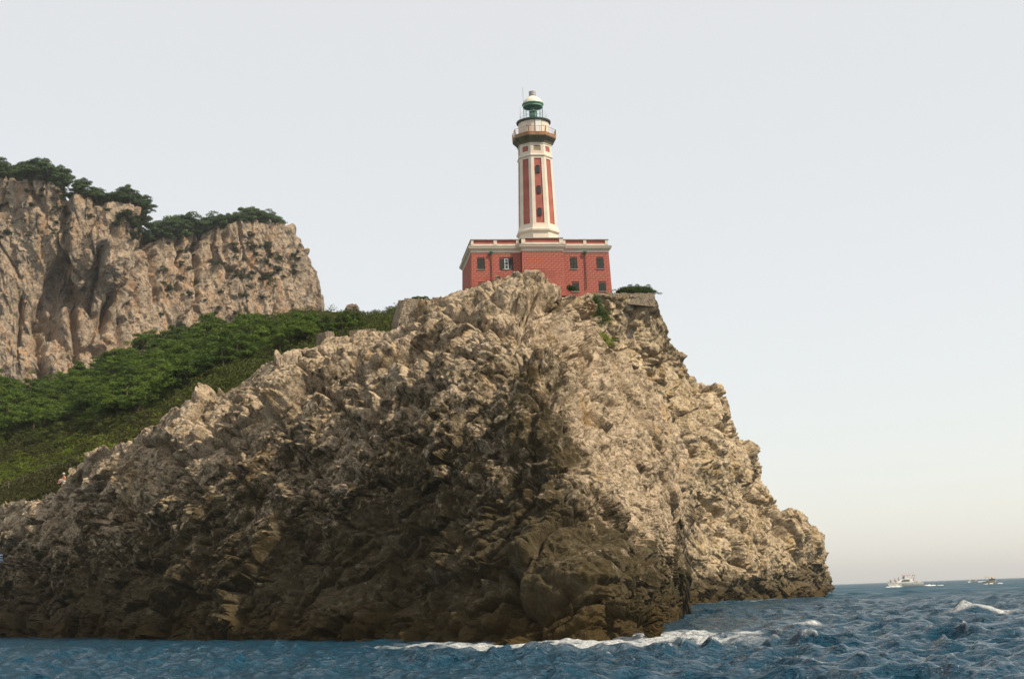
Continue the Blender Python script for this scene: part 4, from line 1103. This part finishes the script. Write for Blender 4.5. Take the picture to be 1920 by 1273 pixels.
# ------------------------------------------------------------------ bushes and plants round the lighthouse
M['bush'] = leaf_mat('dense_bush', (0.020, 0.052, 0.008), (0.070, 0.120, 0.018), 0.6)
def bush(name, pts, leaf, per, lab, m='bush', cat='bush'):
    """clumps given as photo place, distance, half width and half height in metres"""
    rng = np.random.default_rng(int(pts[0][0])); cl = []
    P = [at(a, b, d) for a, b, d, _, _ in pts]; base = P[0]
    for q, (a, b, d, rx, rz) in zip(P, pts):
        for k in range(14):
            cl.append((*(q - base + np.array([rng.normal(0, rx*0.5), rng.normal(0, rx*0.5), rng.normal(0, rz*0.35)])), rx*rng.uniform(0.4, 0.7), rz*rng.uniform(0.4, 0.7)))
    V, F = leaves(rng, cl, per, leaf)
    return tag(link(name, mesh_np(name, V, F, M[m]), None, base), lab, cat)
bush('rounded_bush', [(1166+i*6.5, 549 - f*8*math.sin(math.pi*(i+0.6)/9.2), 190.5, 0.85, 0.5) for i in range(9) for f in (0.2, 0.9)], 0.085, 60, 'wide dome-shaped green bush on the terrace edge right of the lighthouse house')
bush('rounded_bush', [(1068, 541, 182, 0.5, 0.45), (1076, 543, 182, 0.5, 0.4)], 0.06, 90, 'small green bush below the right wing, beside the summit rocks')
bush('creeper', [(1114+i*2.6 + 3*random.random(), 562+i*6, 176, 0.55+0.05*i, 0.75) for i in range(8)], 0.07, 75, 'dark green creeper hanging in the gully right of the summit rocks', cat='plant')
bush('creeper', [(1124, 628, 172, 0.7, 0.6), (1134, 636, 171, 0.8, 0.6), (1142, 644, 170, 0.7, 0.5)], 0.06, 80, 'green plants at the lower end of the gully under the creeper', 'herb', 'plant')
bush('wall_top_bush', [(778+i*7, 561.5, 120.8, 0.34, 0.22) for i in range(4)], 0.06, 70, 'low green bush on top of the curved masonry wall')

# ------------------------------------------------------------------ masonry
M['stone'] = rock_mat('masonry_stone', (0.34, 0.275, 0.20), (0.25, 0.20, 0.145), (0.11, 0.09, 0.06), (0.30, 0.20, 0.11), 0.60, belt=False, fine=6.0)
M['mortar'] = paint('old_mortar', (0.12, 0.098, 0.068), 0.2, 0.95, 3.0)
def masonry(name, A, B, h0, h1, thick, course, length, lab, lean=0.0, cat='wall', both=True):
    """stone wall from foot A to foot B, heights h0..h1; the stones are real, joined as one part"""
    A = Vector(map(float, A)); B = Vector(map(float, B)); d = (B-A); Lh = math.hypot(d.x, d.y); rz = math.atan2(d.y, d.x)
    root = empty(name, tuple(A), rz); tag(root, lab, cat)
    sl = d.z/Lh; core = MB(); st = MB(); rng = random.Random(hash(name) % 99 + int(A.x))
    zf = -1.4 if both else -0.45
    core.loft([[(0.04, 0.05, zf), (0.04+lean*h0, 0.05, h0-0.06), (0.04+lean*h0, thick-0.05, h0-0.06), (0.04, thick-0.05, zf)], [(Lh-0.04, 0.05, sl*Lh+zf), (Lh-0.04, 0.05, sl*Lh+h1-0.06), (Lh-0.04, thick-0.05, sl*Lh+h1-0.06), (Lh-0.04, thick-0.05, sl*Lh+zf)]])
    core.build('core', M['mortar'], root)
    z = -1.3 if both else -0.3
    while z < max(h0, h1+sl*Lh) + 0.05:
        ch = course*rng.uniform(0.8, 1.2); x = rng.uniform(-0.3, 0)*length
        while x < Lh:
            w = length*rng.uniform(0.6, 1.35); x0, x1 = max(x, lean*max(z, 0)), min(x+w, Lh)
            xm = (x0+x1)/2; top = h0 + (h1+sl*Lh-h0)*xm/Lh
            if x1-x0 > 0.05 and z + ch*0.5 < top:
                for y0, y1 in ((-0.03*rng.random(), 0.10), (thick-0.10, thick+0.02)):
                    st.box(x0+0.02, x1-0.02, y0-0.05*rng.random(), y1, z+0.02, min(z+ch, top+0.03)-0.005)
            x += w
        for xe in (0, 1):
            y = 0.1
            while y < thick-0.1:
                w = length*rng.uniform(0.5, 1.0); top = (h0, h1+sl*Lh)[xe]
                if z + ch*0.5 < top: st.box(*((lean*max(z, 0)-0.03, lean*max(z, 0)+0.12) if xe == 0 else (Lh-0.08, Lh+0.03)), y, min(y+w, thick-0.1)-0.01, z+0.01, min(z+ch, top+0.03)-0.005)
                y += w
        z += ch
    tag(st.build('stones', M['stone'], root, bevel=0.012), kind='stuff')
    return root
a0, a1 = at(1100, 558, 183.4), at(1228, 558, 189.8)
masonry('terrace_wall', a0, a1, 0.60, 0.62, 0.6, 0.20, 0.42, 'low rubble terrace wall on the cliff edge right of the lighthouse', both=False)
r = masonry('ruined_stub', at(593, 646, 113.6), at(612, 646, 113.0), 0.78, 1.12, 1.0, 0.16, 0.26, 'small ruined masonry stub with slanting top on the ridge', cat='ruin')
masonry('ruined_wall', at(655, 632, 112), at(702, 628, 111.6), 0.48, 0.52, 0.5, 0.14, 0.26, 'low ruined rubble wall on the ridge between stub and lighthouse rock', cat='wall')
masonry('curved_wall', at(746, 606, 119), at(832, 604, 122), 2.12, 2.2, 1.0, 0.19, 0.36, 'battered masonry retaining wall on the ridge left of the summit rocks', lean=0.36)

# ------------------------------------------------------------------ small rocks
def boulder(name, c, r, lab, seed, m='rock', cat='rock', tube_pts=None):
    bm = bmesh.new(); bmesh.ops.create_icosphere(bm, subdivisions=5, radius=1.0)
    V = np.array([v.co[:] for v in bm.verts]); W = V*np.array(r)
    W2 = W + np.asarray(c)
    s_ = max(r); dd = karst(W2*1.0, s_*0.9, 0.75, seed)
    W = W + V*(dd - dd.mean())[:, None]
    for v, w_ in zip(bm.verts, W): v.co = w_
    me = bpy.data.meshes.new(name); bm.to_mesh(me); bm.free(); me.materials.append(M[m])
    return tag(link(name, me, None, c), lab, cat)
boulder('outcrop', ground_at(VG, 659, 590, pxG, pyG) + np.array([0, 0, 0.9]), (1.0, 0.9, 0.9), 'pale rock outcrop in the scrub on the saddle skyline', 401, 'rock_far')
boulder('outcrop', VF[pxF.shape[0]-1, np.argmin((pxF[-1]-404)**2)] + np.array([0, 9.0, 2.2]), (3.6, 3.0, 4.4), 'pinkish rock outcrop behind the pines on the lower far cliff top', 402, 'rock_far')
o = boulder('boulder', at(638, 916, 86.0), (0.55, 0.3, 0.28), 'pale grey boulder lodged in the dark face of the near headland', 404, 'stone')
# the little arch at the foot of the nose: a lintel of rock and its outer pillar
path = [at(1120, 1138, 68.5), at(1165, 1143, 67.5), at(1200, 1148, 66.8), at(1222, 1160, 66.2), at(1226, 1182, 66.0), at(1224, 1200, 66.0), at(1224, 1240, 66.0)]
rad = [0.55, 0.50, 0.42, 0.46, 0.42, 0.48, 0.55]
rings = []; nseg, nr = 120, 56
pp = np.array(path); tt = np.linspace(0, len(path)-1, nseg)
cen = np.stack([np.interp(tt, np.arange(len(path)), pp[:, k]) for k in range(3)], -1); rr = np.interp(tt, np.arange(len(path)), rad)
for _ in range(6): cen[1:-1] = (cen[:-2] + cen[2:])/2
tan = np.gradient(cen, axis=0); tan /= np.linalg.norm(tan, axis=1)[:, None]
ax = np.array([0, 1.0, 0]); bx_ = np.cross(tan, ax); bx_ /= np.linalg.norm(bx_, axis=1)[:, None]
th = np.linspace(0, 2*math.pi, nr)
dirs = ax[None, None]*np.sin(th)[None, :, None] + bx_[:, None]*np.cos(th)[None, :, None]
G = cen[:, None] + dirs*rr[:, None, None]
dd = karst(G, 1.0, 0.9, 441); G = G + dirs*(dd-dd.mean())[..., None]
arch_o = link('sea_arch', mesh_np('sea_arch', G.reshape(-1, 3), grid_faces(nseg, nr), M['rock'])); set_attr(arch_o, 'crust_shade', np.ones(G.shape[:2]))
tag(arch_o, 'small dark wave-worn rock arch standing in the surf at the headland foot', 'rock')

# ------------------------------------------------------------------ path fence on the lower slope
M['wood'] = paint('weathered_wood', (0.20, 0.16, 0.10), 0.25, 0.9, 3.0)
M['path'] = paint('pale_path_gravel', (0.26, 0.225, 0.175), 0.25, 0.95, 1.5, bump_d=0.05)
fence = empty('path_fence', (0, 0, 0)); tag(fence, 'two-rail wooden fence along the path at the far left', 'fence')
fp = []
for px in range(-40, 150, 27):
    py = np.interp(px, [-40, 0, 60, 130, 150], [934, 917, 898, 872, 868]); fp.append(ground_at(VG, px, py+13, pxG, pyG) + np.array([0, 0, 0.25]))
for p in fp: MB().tube([tuple(p + np.array([0, 0, -0.6])), tuple(p + np.array([0, 0, 1.25]))], 0.055, 6).build('post', M['wood'], fence)
for zz in (0.78, 1.16):
    for a_, b_ in zip(fp[:-1], fp[1:]): MB().tube([tuple(a_ + np.array([0, -0.06, zz])), tuple(b_ + np.array([0, -0.06, zz]))], 0.035, 5).build('rail', M['wood'], fence)

# ------------------------------------------------------------------ people
M['skin'] = paint('skin', (0.46, 0.22, 0.15), 0.08, 0.6, 3.0)
M['hair'] = paint('dark_hair', (0.02, 0.018, 0.016), 0.1, 0.6, 4.0)
M['white_cloth'] = paint('white_cloth', (0.72, 0.68, 0.60), 0.06, 0.9, 3.0)
M['pink_cloth'] = paint('salmon_shirt', (0.52, 0.20, 0.13), 0.08, 0.9, 3.0)
M['grey_cloth'] = paint('grey_shirt', (0.42, 0.42, 0.44), 0.08, 0.9, 3.0)
M['navy_cloth'] = paint('navy_cloth', (0.05, 0.07, 0.14), 0.08, 0.9, 3.0)
M['tan_cloth'] = paint('tan_cloth', (0.42, 0.26, 0.14), 0.08, 0.9, 3.0)
SIT = {'hip': (0, 0, 0.12), 'belly': (0, 0.02, 0.32), 'chest': (0, -0.02, 0.52), 'neck': (0, -0.05, 0.68), 'head': (0, -0.08, 0.80), 'crown': (0, -0.07, 0.90),
       'shl': (-0.19, -0.02, 0.60), 'ell': (-0.28, -0.14, 0.38), 'hal': (-0.18, -0.36, 0.32), 'shr': (0.19, -0.02, 0.60), 'elr': (0.28, -0.14, 0.38), 'har': (0.18, -0.36, 0.32),
       'hil': (-0.11, -0.02, 0.12), 'knl': (-0.15, -0.42, 0.38), 'fol': (-0.14, -0.52, 0.02), 'tol': (-0.14, -0.68, -0.01),
       'hir': (0.11, -0.02, 0.12), 'knr': (0.15, -0.42, 0.38), 'for': (0.14, -0.52, 0.02), 'tor': (0.14, -0.68, -0.01)}
STAND = {'hip': (0, 0, 0.90), 'belly': (0, 0, 1.08), 'chest': (0, 0, 1.28), 'neck': (0, 0, 1.46), 'head': (0, -0.02, 1.60), 'crown': (0, -0.01, 1.70),
       'shl': (-0.19, 0, 1.38), 'ell': (-0.27, 0.02, 1.10), 'hal': (-0.24, -0.14, 0.88), 'shr': (0.19, 0, 1.38), 'elr': (0.27, 0.02, 1.10), 'har': (0.24, -0.14, 0.88),
       'hil': (-0.10, 0, 0.88), 'knl': (-0.11, -0.02, 0.48), 'fol': (-0.11, 0.02, 0.06), 'tol': (-0.12, -0.14, 0.03),
       'hir': (0.10, 0, 0.88), 'knr': (0.11, -0.02, 0.48), 'for': (0.11, 0.02, 0.06), 'tor': (0.12, -0.14, 0.03)}
RADI = {'hip': .13, 'belly': .125, 'chest': .14, 'neck': .055, 'head': .095, 'crown': .07, 'shl': .065, 'ell': .045, 'hal': .035, 'shr': .065, 'elr': .045, 'har': .035,
        'hil': .095, 'knl': .06, 'fol': .04, 'tol': .03, 'hir': .095, 'knr': .06, 'for': .04, 'tor': .03}
BONES = [('hip', 'belly'), ('belly', 'chest'), ('chest', 'neck'), ('neck', 'head'), ('head', 'crown'), ('chest', 'shl'), ('shl', 'ell'), ('ell', 'hal'), ('chest', 'shr'), ('shr', 'elr'), ('elr', 'har'),
         ('hip', 'hil'), ('hil', 'knl'), ('knl', 'fol'), ('fol', 'tol'), ('hip', 'hir'), ('hir', 'knr'), ('knr', 'for'), ('for', 'tor')]
def skin_mesh(name, pose, keys, bones, m, grow=1.0):
    idx = {k: i for i, k in enumerate(keys)}
    me = bpy.data.meshes.new(name); me.from_pydata([pose[k] for k in keys], [(idx[a], idx[b]) for a, b in bones], []); me.materials.append(m)
    o = link(name, me); md = o.modifiers.new('skin', 'SKIN')
    sv = me.skin_vertices[0].data
    for k in keys: sv[idx[k]].radius = (RADI[k]*grow, RADI[k]*grow)
    sv[0].use_root = True
    o.modifiers.new('sub', 'SUBSURF').levels = 1; o.modifiers['sub'].render_levels = 1
    dg = bpy.context.evaluated_depsgraph_get()
    new = bpy.data.meshes.new_from_object(o.evaluated_get(dg)); bpy.data.objects.remove(o)
    new.name = name
    for p in new.polygons: p.use_smooth = True
    return new
KEYS = list(RADI)
BODY = {k: skin_mesh('person', p, KEYS, BONES, M['skin']) for k, p in (('sit', SIT), ('stand', STAND))}
SH_K = ['belly', 'hip', 'chest', 'shl', 'ell', 'shr', 'elr']; SH_B = [('hip', 'belly'), ('belly', 'chest'), ('chest', 'shl'), ('shl', 'ell'), ('chest', 'shr'), ('shr', 'elr')]
SHO_K = ['hip', 'hil', 'knl', 'hir', 'knr']; SHO_B = [('hip', 'hil'), ('hil', 'knl'), ('hip', 'hir'), ('hir', 'knr')]
def person(loc, rz, pose, shirt, shorts, head, label, group=None, scale=1.0):
    o = link('person', BODY[pose], None, loc); o.rotation_euler = (0, 0, rz); o.scale = (scale,)*3
    P = SIT if pose == 'sit' else STAND
    if shirt: link('shirt', skin_mesh('shirt', P, SH_K, SH_B, M[shirt], 1.14), o)
    if shorts: link('shorts', skin_mesh('shorts', P, SHO_K, SHO_B, M[shorts], 1.16), o)
    h = P['crown']; q = MB()
    if head == 'hat':
        q.lathe([(0.17, h[2]-0.03), (0.175, h[2]-0.015), (0.105, h[2]-0.01), (0.10, h[2]+0.07), (0.05, h[2]+0.10)], 14, 0, h[0], h[1]); q.build('hat', M['white_cloth'], o, True)
    else:
        q.lathe([(0.095, h[2]-0.12), (0.112, h[2]-0.05), (0.108, h[2]+0.02), (0.07, h[2]+0.075), (0.02, h[2]+0.09)], 14, 0, h[0], h[1]+0.025); q.build('hair', M['hair'], o, True)
    for sx in (-1, 1):
        MB().lathe([(0.011, -0.005), (0.013, 0.0), (0.006, 0.008)], 6).build('eye', M['hair'], o, loc=(sx*0.036, P['head'][1]-0.088, P['head'][2]+0.03))
    return tag(o, label, 'person', group)
def ridge(px): return V1[px1.shape[0]-1, np.argmin((px1[-1]-px)**2 + np.where(np.arange(px1.shape[1]) > px1.shape[1]*0.8, 1e9, 0))]
person(ridge(127) + np.array([0, -0.15, -0.05]), math.radians(-40), 'sit', 'pink_cloth', 'white_cloth', 'hat', 'person in a salmon top and white hat sitting on the rock, far left')
person(ridge(742) + np.array([0, 1.2, -0.25]), math.radians(25), 'sit', 'grey_cloth', 'navy_cloth', 'hair', 'dark-haired person in a grey shirt sitting by the masonry wall')

# striped towel at the left edge
m, nt, b = mat('striped_cloth'); tc = N(nt, 'ShaderNodeTexCoord'); sp = N(nt, 'ShaderNodeSeparateXYZ'); nt.links.new(tc.outputs['Object'], sp.inputs[0])
st_ = mth(nt, 'FRACT', mth(nt, 'MULTIPLY', sp.outputs[2], 4.2)); nt.links.new(mix(nt, mth(nt, 'GREATER_THAN', st_, 0.5), (0.62, 0.66, 0.66), (0.04, 0.08, 0.30)), b.inputs['Base Color']); b.inputs['Roughness'].default_value = 0.9
M['stripe'] = m
k = np.unravel_index(np.argmin((px1-2)**2 + (py1-1046)**2), px1.shape); g = V1[k]
q = MB(); n = 8; W = []
for j in range(9):
    z = 0.42 - 0.82*j/8
    W.append([(x, -0.25 - 0.10*math.sin(j*0.7) - 0.03*math.sin(x*9), z) for x in np.linspace(-0.5, 0.32, n)] + [(x, -0.22 - 0.10*math.sin(j*0.7) - 0.03*math.sin(x*9), z) for x in np.linspace(0.32, -0.5, n)])
q.loft(W); tag(q.build('striped_towel', M['stripe'], None, True, loc=at(1, 1046, g[1]-0.5)), 'blue and white striped towel hanging on the rocks at the left edge', 'towel')

# ------------------------------------------------------------------ boats
M['hull'] = paint('white_hull', (0.66, 0.64, 0.58), 0.05, 0.35, 0.5)
M['hull_cream'] = paint('cream_hull', (0.48, 0.42, 0.30), 0.08, 0.4, 0.5)
M['hull_dark'] = paint('dark_hull', (0.07, 0.07, 0.06), 0.1, 0.4, 0.5)
M['red_canvas'] = paint('red_canvas', (0.46, 0.045, 0.075), 0.1, 0.8, 1.0)
M['sand_canvas'] = paint('sand_canvas', (0.46, 0.37, 0.20), 0.1, 0.8, 1.0)
m, nt, b = mat('spray_foam'); b.inputs['Base Color'].default_value = (0.82, 0.82, 0.80, 1); b.inputs['Roughness'].default_value = 0.95; M['foam'] = m
def hull(Lh, B, H, m, parent, stern=0.9):
    rings = []
    for i in range(13):
        t = i/12; x = -Lh/2 + Lh*t                     # bow at -x
        w = B/2*min(1, (t*2.1)**0.62)*(1 if t < 0.85 else 1-(t-0.85)*(1-stern)*4); sh = H*(1.25 - 0.35*min(1, t*1.5)); w = max(w, 0.03)
        rake = (1-t)**3*Lh*0.10
        rings.append([(x+rake*1.0, 0, -0.55), (x+rake*0.6, w*0.66, -0.25), (x, w*0.94, sh*0.45), (x-rake*0.4, w, sh), (x-rake*0.4, w*0.86, sh+0.02), (x-rake*0.4, -w*0.86, sh+0.02), (x-rake*0.4, -w, sh), (x, -w*0.94, sh*0.45), (x+rake*0.6, -w*0.66, -0.25)])
    return MB().loft(rings).build('hull', m, parent, True)
def wake(parent, pts, seed):
    """heaped white water: points x, y, radius, height"""
    rng = random.Random(seed); q = MB()
    for (x, y, r, h) in pts:
        for k in range(5):
            a, b2 = x + rng.gauss(0, r*0.6), y + rng.gauss(0, r*0.4); rr = r*rng.uniform(0.35, 0.8); hh2 = h*rng.uniform(0.25, 0.7)
            n = 7; q.lathe([(rr, -0.3), (rr*0.8, hh2*0.5), (rr*0.4, hh2*0.9), (0.02, hh2)], n, rng.random(), a, b2)
    o = q.build('wake', M['foam'], parent); tag(o, kind='stuff'); return o
def motor_yacht(loc, rz, label):
    r = empty('motor_yacht', loc, rz); tag(r, label, 'boat')
    h = hull(15.5, 4.4, 1.75, M['hull'], r)
    for x in (-3.6, -1.9, 2.4): MB().lathe([(0.20, 0), (0.20, 0.06)], 10).build('porthole', M['pane'], h); h.children[-1].matrix_local = Matrix.Translation((x, -2.10, 1.05)) @ Matrix.Rotation(math.pi/2, 4, 'X')
    cab = MB().loft([[(-4.8, -1.2, 1.7), (3.4, -1.75, 1.7), (3.4, 1.75, 1.7), (-4.8, 1.2, 1.7)], [(-1.8, -1.0, 3.05), (3.0, -1.45, 3.15), (3.0, 1.45, 3.15), (-1.8, 1.0, 3.05)]]).build('cabin', M['hull'], r, bevel=0.12)
    MB().loft([[(-2.2, -1.50, 2.25), (1.6, -1.69, 2.3), (1.6, 1.69, 2.3), (-2.2, 1.50, 2.25)], [(-1.6, -1.32, 2.85), (1.5, -1.55, 2.9), (1.5, 1.55, 2.9), (-1.6, 1.32, 2.85)]]).build('cabin_window', M['pane'], cab)
    MB().loft([[(-1.0, -1.25, 3.05), (2.6, -1.35, 3.1), (2.6, 1.35, 3.1), (-1.0, 1.25, 3.05)], [(-0.5, -1.2, 3.75), (2.4, -1.3, 3.75), (2.4, 1.3, 3.75), (-0.5, 1.2, 3.75)]]).build('flybridge', M['hull'], r, bevel=0.1)
    MB().loft([[(-1.0, -1.15, 3.7), (-0.9, -1.15, 3.7), (-0.9, 1.15, 3.7), (-1.0, 1.15, 3.7)], [(-0.3, -1.1, 4.5), (-0.22, -1.1, 4.5), (-0.22, 1.1, 4.5), (-0.3, 1.1, 4.5)]]).build('windscreen', M['pane'], r)
    can = MB().loft([[(-1.0, -1.5, 4.75), (2.2, -1.5, 4.9), (2.2, 1.5, 4.9), (-1.0, 1.5, 4.75)], [(-0.9, -1.35, 4.9), (2.1, -1.35, 5.06), (2.1, 1.35, 5.06), (-0.9, 1.35, 4.9)]]).build('canopy', M['red_canvas'], r)
    for x in (-0.4, 1.9):
        for y in (-1.3, 1.3): MB().tube([(x, y, 3.7), (x, y, 4.8)], 0.04, 5).build('canopy_pole', M['steel'], can)
    arch_ = MB()
    for y in (-1.5, 1.5): arch_.tube([(3.1, y, 2.4), (3.9, y, 4.0), (4.3, y*0.9, 4.9)], [0.20, 0.16, 0.14], 6)
    arch_.tube([(4.3, -1.35, 4.9), (4.3, 1.35, 4.9)], 0.14, 6); arch_ = arch_.build('radar_arch', M['hull_cream'], r)
    MB().tube([(4.2, 0, 4.9), (4.0, 0, 6.5)], 0.03, 5).build('mast', M['steel'], arch_)
    MB().box(2.9, 6.2, -1.7, 1.7, 1.45, 1.72).build('aft_deck', M['tan_cloth'], r); MB().box(5.4, 6.6, -1.6, 1.6, 1.74, 2.15).build('aft_seat', M['hull'], r)
    MB().box(7.6, 8.9, -1.6, 1.6, 0.25, 0.42).build('swim_platform', M['hull'], r)
    rl = empty('bow_rail', parent=r); q = MB()
    for s in (-1, 1): q.tube([(-7.8, 0, 2.95), (-6.2, s*1.3, 2.9), (-3.4, s*1.95, 2.75)], 0.035, 5)
    q.build('handrail', M['steel'], rl)
    for x, y in ((-7.7, 0.0), (-6.2, 1.3), (-6.2, -1.3), (-4.8, 1.62), (-4.8, -1.62), (-3.4, 1.95), (-3.4, -1.95)): MB().tube([(x, y, 2.0), (x, y, 2.85)], 0.025, 5).build('post', M['steel'], rl)
    wake(r, [(-8.4, -1, 1.6, 0.5), (-6.5, -1.8, 1.5, 0.7), (-4.5, -2.4, 1.2, 0.5), (8.5, 0, 1.6, 0.8), (10.5, -0.6, 1.6, 0.7), (13, 0.4, 1.8, 0.6), (15.5, 0, 1.8, 0.4)], 3)
    return r
yp = at(1697, hor(1697), 640); yp[2] = 0.05
yacht = motor_yacht(tuple(yp), math.radians(6), 'white motor yacht with red canopy and people on its bow, crossing the horizon')
def on_yacht(x, y, z): return tuple(Vector(yp) + Matrix.Rotation(math.radians(6), 3, 'Z') @ Vector((x, y, z)))
person(on_yacht(-6.7, 0.0, 2.1), 0.4, 'sit', 'navy_cloth', 'navy_cloth', 'hair', 'person in navy sitting foremost on the bow of the white yacht', None, 1.25)
person(on_yacht(-4.9, -0.5, 2.0), 0.0, 'stand', 'white_cloth', 'navy_cloth', 'hair', 'person in a white top standing on the yacht bow between the seated ones', None, 1.1)
person(on_yacht(-4.2, 0.4, 2.0), 0.6, 'sit', None, 'tan_cloth', 'hair', 'bare-chested person sitting against the cabin front of the yacht', None, 1.25)
person(on_yacht(-3.0, -0.4, 2.2), -0.5, 'stand', 'tan_cloth', 'tan_cloth', 'hair', 'person in tan standing nearest the yacht windscreen', None, 1.1)
person(on_yacht(3.9, -0.2, 1.75), 0.2, 'stand', 'tan_cloth', 'navy_cloth', 'hair', 'person standing on the aft deck of the yacht under the radar arch', None, 1.1)

def launch(loc, rz, label):
    r = empty('launch', loc, rz); tag(r, label, 'boat')
    hull(8.0, 3.4, 1.25, M['hull_cream'], r); MB().box(-2.6, 3.6, -1.45, 1.45, 1.0, 1.12).build('deck', M['tan_cloth'], r)
    MB().box(-1.4, -1.2, -1.3, 1.3, 1.15, 2.1).build('windscreen', M['pane'], r)
    can = MB().loft([[(-1.8, -1.55, 2.75), (2.2, -1.55, 2.75), (2.2, 1.55, 2.75), (-1.8, 1.55, 2.75)], [(-1.6, -1.2, 3.0), (2.0, -1.2, 3.0), (2.0, 1.2, 3.0), (-1.6, 1.2, 3.0)]]).build('awning', M['sand_canvas'], r)
    for x in (-1.6, 2.0):
        for y in (-1.4, 1.4): MB().tube([(x, y, 1.1), (x, y, 2.8)], 0.05, 5).build('awning_pole', M['steel'], can)
    wake(r, [(-4.2, 2.2, 0.9, 0.6), (-4.2, -2.2, 0.9, 0.6), (-2.5, -3.0, 0.9, 0.45), (-2.5, 3.2, 0.9, 0.5)], 5)
    return r
bp = at(1857, hor(1857), 600); bp[2] = 0.0
lr = math.radians(97)
launch(tuple(bp), lr, 'small launch with sand-coloured awning heading for the camera, far right')
person(tuple(Vector(bp) + Matrix.Rotation(lr, 3, 'Z') @ Vector((-0.7, -0.4, 1.13))), 0.0, 'stand', 'tan_cloth', 'navy_cloth', 'hair', 'person in tan at the helm under the sand-coloured awning')
def speedboat(loc, rz, label):
    r = empty('speedboat', loc, rz); tag(r, label, 'boat')
    hull(7.5, 2.6, 1.0, M['hull'], r)
    MB().loft([[(-1.6, -1.0, 1.0), (0.6, -1.1, 1.0), (0.6, 1.1, 1.0), (-1.6, 1.0, 1.0)], [(-0.6, -0.8, 1.7), (0.2, -0.9, 1.7), (0.2, 0.9, 1.7), (-0.6, 0.8, 1.7)]]).build('windscreen', M['pane'], r)
    MB().box(0.8, 2.6, -1.0, 1.0, 0.9, 1.35).build('seat', M['tan_cloth'], r); MB().box(3.5, 4.1, -0.35, 0.35, 0.4, 1.5).build('outboard_motor', M['hull_dark'], r)
    wake(r, [(-3.0, -1.4, 1.0, 0.6), (4.5, 0, 1.2, 0.8), (7, 0, 1.4, 0.7), (10, 0, 1.6, 0.6), (13, 0, 1.6, 0.5)], 7)
    return r
sp_ = at(1824, hor(1824), 1050); sp_[2] = 0.1
speedboat(tuple(sp_), math.radians(-8), 'tiny speedboat with white wake on the horizon beside the launch')
sp2 = Vector(sp_) + Vector((1.0, 0, 0.9))
person(tuple(sp2), 0.0, 'sit', 'tan_cloth', 'navy_cloth', 'hair', 'person seated in the tiny speedboat on the horizon', None, 1.2)

# ------------------------------------------------------------------ summer haze over land and sea
hz = MB().box(-70000, 70000, -70000, 70000, -3, 260)
m = bpy.data.materials.new('haze'); m.use_nodes = True; nt = m.node_tree
nt.nodes.remove(nt.nodes['Principled BSDF'])
v = nt.nodes.new('ShaderNodeVolumePrincipled'); v.inputs['Color'].default_value = (1.0, 1.0, 1.0, 1); v.inputs['Density'].default_value = 0.0001; v.inputs['Anisotropy'].default_value = 0.3
nt.links.new(v.outputs[0], nt.nodes['Material Output'].inputs['Volume'])
hz = hz.build('haze', m); tag(hz, 'thin pale summer haze over sea and cliffs', 'haze', kind='stuff')
